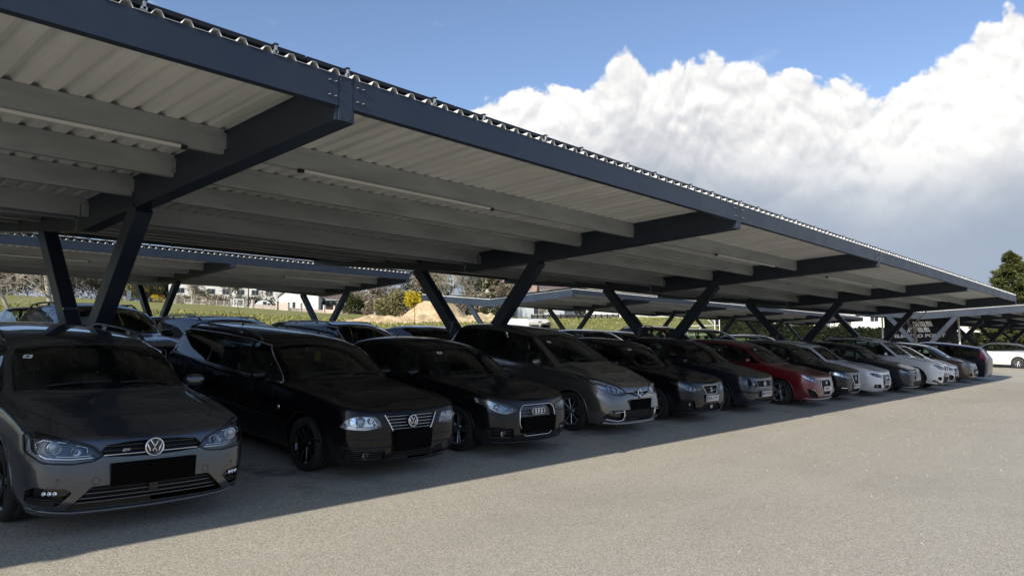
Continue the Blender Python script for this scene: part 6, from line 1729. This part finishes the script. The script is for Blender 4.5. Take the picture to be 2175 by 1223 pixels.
house(645, 200, 9, 10.5, 4.0, 3.8, face_yaw(645, 74), WALLW, TILEB, 'white gabled house with brown roof standing end-on behind the garden wall', side=[(-2.6, .6, .8, 1.9), (1.2, .6, .8, 1.9)], over=.3)
def conservatory():
    p = spot(693, 199); root = empty('conservatory', p, (0, 0, R(face_yaw(693, 10)))); props(root, 'glazed lean-to with sloping glass roof between the two white houses', 'conservatory')
    m = MB(); m.box((-2.7, -.05, .0), (2.7, 3.5, .7), WALLW); [m.box((x-.07, -.07, .7), (x+.07, .07, 2.7), STEEL) for x in (-2.6, -.9, .9, 2.6)]; m.box((-2.8, -.1, 2.6), (2.8, .1, 2.8), STEEL); m.build('frame', root)
    m = MB(); m.box((-2.55, .0, .7), (2.55, .04, 2.6), WIN); m.build('glazing', root)
    m = MB(); m.add([(-2.8, -.2, 2.8), (2.8, -.2, 2.8), (2.8, 4, 4.6), (-2.8, 4, 4.6)], [(0, 1, 2, 3)], GLOSSBLK)
    for k in range(5): m.beam((-2.8+1.4*k, -.2, 2.85), (-2.8+1.4*k, 4, 4.65), .08, .08, GALV)
    m.build('glass_roof', root)
conservatory()
house(738, 208, 15, 10, 4.2, 4.4, face_yaw(738, 14), WALLW, TILEB, 'white house with long brown roof, gable at its right end', [(-2, 1.0, 1.3, 1.6), (4.5, 1.0, 1.2, 1.4)])
house(785, 210, 7, 9, 4.4, 3.9, face_yaw(785, 70), WALLG, TILEB, 'pale blue-grey gable end of the brown-roofed house', side=[(0, 4.2, .5, 1.4)])
house(818, 300, 13, 9, 6, 3.2, face_yaw(818, 20), WALLO, TILER, 'distant red house on the rise behind the brown bushes', [(-4, 4, 1.6, 1.4), (1, 4, 1.6, 1.4), (4.5, 4, 1.6, 1.4)], dz=0)
conifer(741, 187, 7.2, 4.6, 'conical green conifer in front of the brown-roofed house', THUJA, 2600, 8, leaf=(.2, .4))
shrub(765, 182, 10.0, 4.6, THUJA, 'thick green clipped hedge in front of the brown-roofed house', 'hedge', 3600, (.25, .38), d=4, name='hedge')
for i, (u, dp_, w_, h_, mt, lb) in enumerate([(800, 150, 8, 4.2, TWIG, 'brown winter bushes right of the clipped hedge'), (826, 140, 8, 5.2, TWIGG, 'tall olive-brown bushes left of the sand heap'), (848, 150, 7, 6.5, TWIG, 'tall brown thicket left of the big yellow bush'), (812, 190, 16, 9, TWIG, 'pale brown trees on the rise behind the brown bushes'), (855, 200, 18, 12, TWIG, 'hazy brown trees behind the big yellow bush')]):
    shrub(u, dp_, w_, h_, mt, lb, 'bush', 1700, (.06, .35), seed=60+i, twiggy=True, d=5)
shrub(884, 116, 5.2, 3.6, FORS, 'big bright yellow flowering bush behind the sand heap', n=1500, leaf=(.16, .36), name='flowering_bush', d=3).location.z += .9
conifer(896, 136, 15.5, 8.5, 'tall dark blue-green evergreen behind the yellow bush', IVY, 7000, 9, ragged=.5, leaf=(.35, .55))
conifer(930, 150, 17, 9, 'dark evergreen just right of the tall blue-green one', IVY, 6000, 10, ragged=.5, leaf=(.35, .55))
conifer(1008, 150, 15, 9, 'dark evergreen behind the pale bare tree, right side', IVY, 5000, 12, ragged=.5, leaf=(.35, .55))
conifer(1052, 140, 12.5, 8, 'drooping olive-green conifer left of the tiled roof', THUJA, 5000, 13, ragged=.4, leaf=(.3, .6))
bare_tree(960, 95, 11.5, 'pale bare tree rising behind the sand heap', 31, PALE, 0, .45, .16, 6, .12, kids=(3, 4), thin=.020)
bare_tree(985, 100, 10.5, 'second pale bare tree, close beside the one behind the sand heap', 33, PALE, .1, .45, .13, 5, .1, kids=(3, 4), thin=.020)
shrub(990, 84, 7, 3.2, TWIG, 'low tangled brown bush right of the sand heap', 'bush', 1500, (.035, .3), seed=5, twiggy=True, d=4)
shrub(1090, 110, 8, 6, TWIG, 'brown tangled bushes beside the sunlit end frame of the rear carport', 'bush', 1800, (.05, .3), seed=6, twiggy=True, d=4)
# sand heap
def heap():
    p = spot(905, 74); root = empty('sand_heap', p); props(root, 'large pale sand and earth heap on the meadow behind the parked cars', 'sand heap')
    SAND = noisy('pale_sand', (.37, .275, .15), (.54, .42, .26), 1.6, .95, bump=.9, bscale=6); t = face_yaw(905); n = 96; mm = 48; vs = []; r = random.Random(3)
    from mathutils import noise as mn
    for j in range(mm+1):
        for i in range(n+1):
            x = -10+20*i/n; y = -5+10*j/mm
            q = Vector((x*math.cos(R(t))-y*math.sin(R(t)), x*math.sin(R(t))+y*math.cos(R(t)), 0))
            h = 3.1*max(0, 1-abs(((x-1.4)/(4.9 if x < 1.4 else 3.6)))**1.15-(abs(y-.6)/3.6)**1.5)
            h2 = (.80*sstep((x+9)/5+.25)*max(0, 1-((x+1)/8.6)**4-((y+2.1)/1.9)**2)+.5*max(0, 1-((x-7)/3.2)**2-((y+1.8)/2)**2))*(1+.35*mn.noise(Vector((x*1.3, y*1.3, 2))))
            h = max(h, h2)+(.22*mn.noise(Vector((x*1.1, y*1.1, 0)))+.16*mn.noise(Vector((x*2.9, y*2.9, 5)))+.07*mn.noise(Vector((x*6.5, y*6.5, 9))))*min(1, max(h, h2)*2.5)
            g = gz(p.x+q.x, p.y+q.y)-p.z
            vs.append((q.x, q.y, g+h-.12))
    fs = [(j*(n+1)+i, j*(n+1)+i+1, (j+1)*(n+1)+i+1, (j+1)*(n+1)+i) for j in range(mm) for i in range(n)]
    me = bpy.data.meshes.new('heap'); me.from_pydata(vs, [], fs); me.materials.append(SAND); [setattr(f, 'use_smooth', True) for f in me.polygons]; link_mesh('heap', me, root)
heap()
def stake():
    p = spot(881, 66); m = MB(); m.tube([(0, 0, -.3), (.03, 0, .9), (-.06, 0, 1.7)], .035, RUSTM, 6); o = m.build('stake'); o.location = p; props(o, 'thin brown stake standing in front of the sand heap', 'stake')
RUSTM = bsdf_mat('rusty_brown', (.16, .08, .045), .9)
stake()
# ---- right of the middle
house(1120, 150, 17, 10, 6.5, 4.6, face_yaw(1120, 12), WALLW, rooftile('pale_brown_roof_tiles', (.26, .17, .13), (.36, .25, .20)), 'house with pale brown tiled roof and brick chimney above the rear carport', [(-4, 1, 1.4, 1.5), (3, 1, 1.4, 1.5)], chim=2.0, dz=-.5)
house(1137, 112, 7, 6, 3.7, .3, face_yaw(1137, 20), WALLG, TILEG, 'flat grey-white annexe with dark framed glass door behind the white van', [(-.6, .6, 1.6, 2.3)])
house(1215, 118, 10, 7, 4.6, 2.4, face_yaw(1215, 6), WALLW, TILEB, 'white house front with a small arched window', [(3.2, 1.5, 1.0, 1.7), (-2.6, 1.4, 1.5, 1.4)])
bare_tree(1166, 105, 4.5, 'small pale bare tree against the white house front', 41, PALE, 0, .6, .07, 5, .1, thin=.02)
shrub(1232, 96, 2.2, 2.3, HEDGE, 'round black-green bush by the dark planter wall', 'bush', 900, (.15, .22))
shrub(1272, 118, 8, 4.5, RUST, 'rust-brown hedge behind the round black-green bush', 'hedge', 1500, (.2, .3), d=3, name='hedge')
house(1345, 108, 11, 9, 4.0, 3.2, face_yaw(1345, 38), WALLW, TILER, 'plain white gabled barn with two dark slits right of the rust-brown hedge', [(1.6, .4, .18, 2.0), (3.6, .4, .18, 1.8)], over=.2)
def planter():
    a, b = spot(1128, 92), spot(1312, 92); root = empty('low_fence', a); props(root, 'long low black fence with pale studs along the top of the grass bank', 'fence'); m = MB()
    for k in range(2): m.beam(Vector((0, 0, .15+.24*k)), b-a+Vector((0, 0, .15+.24*k)), .06, .21, BLACKM)
    m.build('board', root)
    for k in range(16): q = (b-a)*(k/15); m = MB(); m.box((q.x-.07, q.y-.14, q.z-.3), (q.x+.07, q.y-.03, q.z+.62), BLACKM); m.box((q.x-.05, q.y-.17, q.z+.5), (q.x+.05, q.y-.14, q.z+.6), FRAMEW); m.build('post', root)
planter()
def stair_rail():
    a = spot(1458, 84); root = empty('white_railing', a, (0, 0, R(face_yaw(1480)))); props(root, 'white metal stair railing beyond the grass bank', 'railing'); m = MB()
    for x, z0, z1 in ((0, 0, 1.6), (3.0, 0, 2.6), (3.5, 0, 2.6)): m.tube([(x, 0, z0-.3), (x, 0, z1)], .05, FRAMEW, 6)
    for q in (((0, .6), (3.5, .6)), ((0, 1.0), (3.5, 1.0)), ((0, 1.6), (3.5, 1.6)), ((2.2, 2.9), (3.1, 1.9)), ((1.9, 2.7), (2.9, 1.6)), ((.6, .6), (1.6, 1.55))): m.tube([(q[0][0], 0, q[0][1]), (q[1][0], 0, q[1][1])], .045, FRAMEW, 6)
    m.build('bar', root)
stair_rail()
house(1640, 150, 18, 9, 3.5, 3.0, face_yaw(1640, 5), WALLY, rooftile('old_brown_tiles', (.20, .13, .10), (.30, .20, .15)), 'low cream farm building with brown roof above the dark hedge', [(-5, 1, 1.5, 1.3), (3, 1, 1.5, 1.3)])
house(1850, 150, 16, 9, 5.4, 3.0, face_yaw(1850, 4), WALLW, TILEG, 'white house above the dark hedge, left of the banner', [(-5, 2.8, 1.4, 1.4), (0, 2.8, 1.4, 1.4), (5, 2.8, 1.4, 1.4)])
house(1975, 128, 12, 9, 6.6, 2.6, face_yaw(1975, 4), WALLY, TILER, 'house with bright orange-red roof directly behind the banner', [(-3, 3, 1.4, 1.2), (2, 3, 1.4, 1.2)])
house(2062, 122, 6.5, 8, 6.6, 2.4, face_yaw(2062, 62), WALLW, TILEG, 'white gable with balcony right of the orange roof', side=[(0, 4.4, 1.4, 1.6)])
house(2100, 140, 10, 8, 5.0, 2.5, face_yaw(2100, 30), WALLW, TILEG, 'white house half hidden under the far right carport', [(-2, 2.4, 1.4, 1.2)])
shrub(1560, 112, 12, 3.4, RUST, 'rust-brown hedge left of the long dark hedge', 'hedge', 1700, (.2, .3), d=3, name='hedge')
shrub(1700, 118, 10, 4.4, THUJA, 'olive bush rising over the dark hedge', 'bush', 1300, (.25, .35), d=4)
shrub(1780, 120, 8, 5.2, THUJA, 'second olive bush rising over the dark hedge near the white house', 'bush', 1300, (.25, .35), d=4)
shrub(2150, 118, 16, 6.2, THUJA, 'green bushes under the far right carport roof', 'bush', 2600, (.3, .4), d=4)
def long_hedge(u1, u2, d1, d2, h, label, n):
    a, b = spot(u1, d1), spot(u2, d2); root = empty('hedge', a); props(root, label, 'hedge'); r = random.Random(int(u1)); m = MB(); L_ = b-a; sd = L_.cross(Vector((0, 0, 1))).normalized()
    def f():
        t = r.random(); q = L_*t; z = r.random()**.7*h*(1+.04*math.sin(t*60)+.03*math.sin(t*171)); return Vector((q.x, q.y, gz(a.x+q.x, a.y+q.y)-a.z+z))+sd*r.uniform(-.7, .7), 1.0
    quads(m, n, f, .30, .42, HEDGE, .2, r); m.build('foliage', root)
    c = MB(); K = 24
    for k in range(K):
        p, q = L_*(k/K), L_*((k+1)/K); g = [gz(a.x+v.x, a.y+v.y)-a.z for v in (p, q)]
        c.beam(Vector((p.x, p.y, g[0]+h*.46)), Vector((q.x, q.y, g[1]+h*.46)), .9, h*.86, HEDGE)
    c.build('stem', root)
long_hedge(1522, 1925, 100, 104, 2.9, 'long dark clipped hedge behind the second-row carports', 7000)
long_hedge(2032, 2260, 104, 112, 3.1, 'dark clipped hedge at the far right behind the white side-on car', 5000)
conifer(2150, 104, 14.3, 12.0, 'broad tall spruce at the right edge rising above the carport', SPRUCE, 42000, 15, ragged=.34, leaf=(.20, .50))
conifer(2205, 112, 13.5, 9.5, 'second spruce cut off by the right edge', SPRUCE, 9000, 16, ragged=.4, leaf=(.2, .5))
# ---- banner and young tree at the end of the row
def banner():
    root = empty('banner', (51.0, 11.75, 1.17)); props(root, 'black mesh banner with white grid logo and white capital lettering, strung between two poles', 'banner')
    H0, H1, hw = 1.25, 3.24, 2.05; z0 = root.location.z; BM = noisy('black_banner_cloth', (.018, .018, .020), (.032, .032, .034), 2, .7, r2=.9, spec=.08)
    def wav(y, z): return .10*math.sin(y*2.1+z*1.3)*math.exp(-((abs(y)-1.6)/1.1)**2)+.03*math.sin(y*5+z*4)
    def sag(y): return -.42*math.exp(-(y/1.3)**2)*0+(-.22*math.cos(y/hw*math.pi/2))
    n, mm = 60, 24; vs = []
    for j in range(mm+1):
        for i in range(n+1):
            y = -hw+2*hw*i/n; t = j/mm; zt = H1+sag(y); z = H0+(zt-H0)*t; vs.append((wav(y, z), y, z))
    m = MB(); m.add(vs, [(j*(n+1)+i, (j+1)*(n+1)+i, (j+1)*(n+1)+i+1, j*(n+1)+i+1) for j in range(mm) for i in range(n)], BM, True); m.build('cloth', root)
    WT = bsdf_mat('banner_white', (.72, .73, .73), .6); m = MB()
    def patch(cs):
        # cs: 4 corners in (right, up) of the viewer: right = -y
        k = 5; vv = []
        for j in range(k+1):
            for i in range(k+1):
                s, t = i/k, j/k; x = (cs[0][0]*(1-s)+cs[1][0]*s)*(1-t)+(cs[3][0]*(1-s)+cs[2][0]*s)*t; z = (cs[0][1]*(1-s)+cs[1][1]*s)*(1-t)+(cs[3][1]*(1-s)+cs[2][1]*s)*t
                vv.append((wav(-x, z)-.012, -x, z))
        m.add(vv, [(j*(k+1)+i, j*(k+1)+i+1, (j+1)*(k+1)+i+1, (j+1)*(k+1)+i) for j in range(k) for i in range(k)], WT)
    zl, zm, zh_ = 2.09, 2.42, 2.75
    for i in range(3): x = -.30+i*.36; patch([(x, zm+.02), (x+.33, zm+.02), (x+.22, zh_), (x-.11, zh_)][::1] if False else [(x+.02, zm+.02), (x+.33, zm+.02), (x+.20, zh_), (x-.10, zh_)])
    patch([(-.72, zl), (-.50, zl), (-.40, zm-.03), (-.60, zm-.03)])
    for i in range(2): x = -.10+i*.36; patch([(x+.03, zl), (x+.34, zl), (x+.22, zm-.03), (x-.08, zm-.03)])
    m.build('logo', root)
    tm = text_mesh('ELECTRO POINT', .28, bold=.012); tm.materials.append(WT); xs = [v.co.x for v in tm.vertices]; k = 2.85/(max(xs)-min(xs))
    for v in tm.vertices: x, y = v.co.x*k-.02, v.co.y; v.co = Vector((wav(-x, 1.86+y)-.015, -x, 1.86+y))
    link_mesh('lettering', tm, root)
    for y in (-hw-.08, hw+.08): m = MB(); m.tube([(0, y, -.6), (0, y, 3.35)], .055, FRAMEW, 8); m.build('pole', root)
    m = MB()
    for y in (-hw, hw): m.tube([(0, y, H1), (0, y*1.03, H1+.12)], .012, BLACKM, 4); m.tube([(0, y, H0), (0, y*1.03, H0-.05)], .012, BLACKM, 4)
    m.build('tie', root)
banner()
bare_tree(1944, 1, 5.4, 'young bare tree with slim dark trunk in front of the banner', 52, DARKBARK, .04, .65, .11, 3, .6, kids=(2, 3), p=Vector((45.2, 10.55, gz(45.2, 10.55)-.05)), thin=.009)
def bin_():
    p = Vector((44.0, 8.9, gz(44, 8.9)))
# ---- grass tufts on the near bank
def tufts():
    r = random.Random(9); m = MB(); cnt = 0
    while cnt < 15000:
        az = R(r.uniform(26, 79)); d = 38+r.random()**1.7*62; x, y = d*math.cos(az), d*math.sin(az)
        if y < GRASSY+.2: continue
        z = gz(x, y); h = r.uniform(.06, .20)*(1+.3*(d > 60)); a = r.uniform(0, 3.14); k = r.uniform(.04, .12)
        dx, dy = math.cos(a)*k, math.sin(a)*k; l = Vector((r.gauss(0, .06), r.gauss(0, .06), 0))
        m.add([(x-dx, y-dy, z-.02), (x+dx, y+dy, z-.02), (x+dx*.5+l.x, y+dy*.5+l.y, z+h), (x-dx*1.1+l.x, y-dy*1.1+l.y, z+h*.7)], [(0, 1, 2, 3)], GRASSB); cnt += 1
    o = m.build('grass'); props(o, 'rough tufts of grass on the bank behind the carports', 'grass', kind='stuff')
tufts()
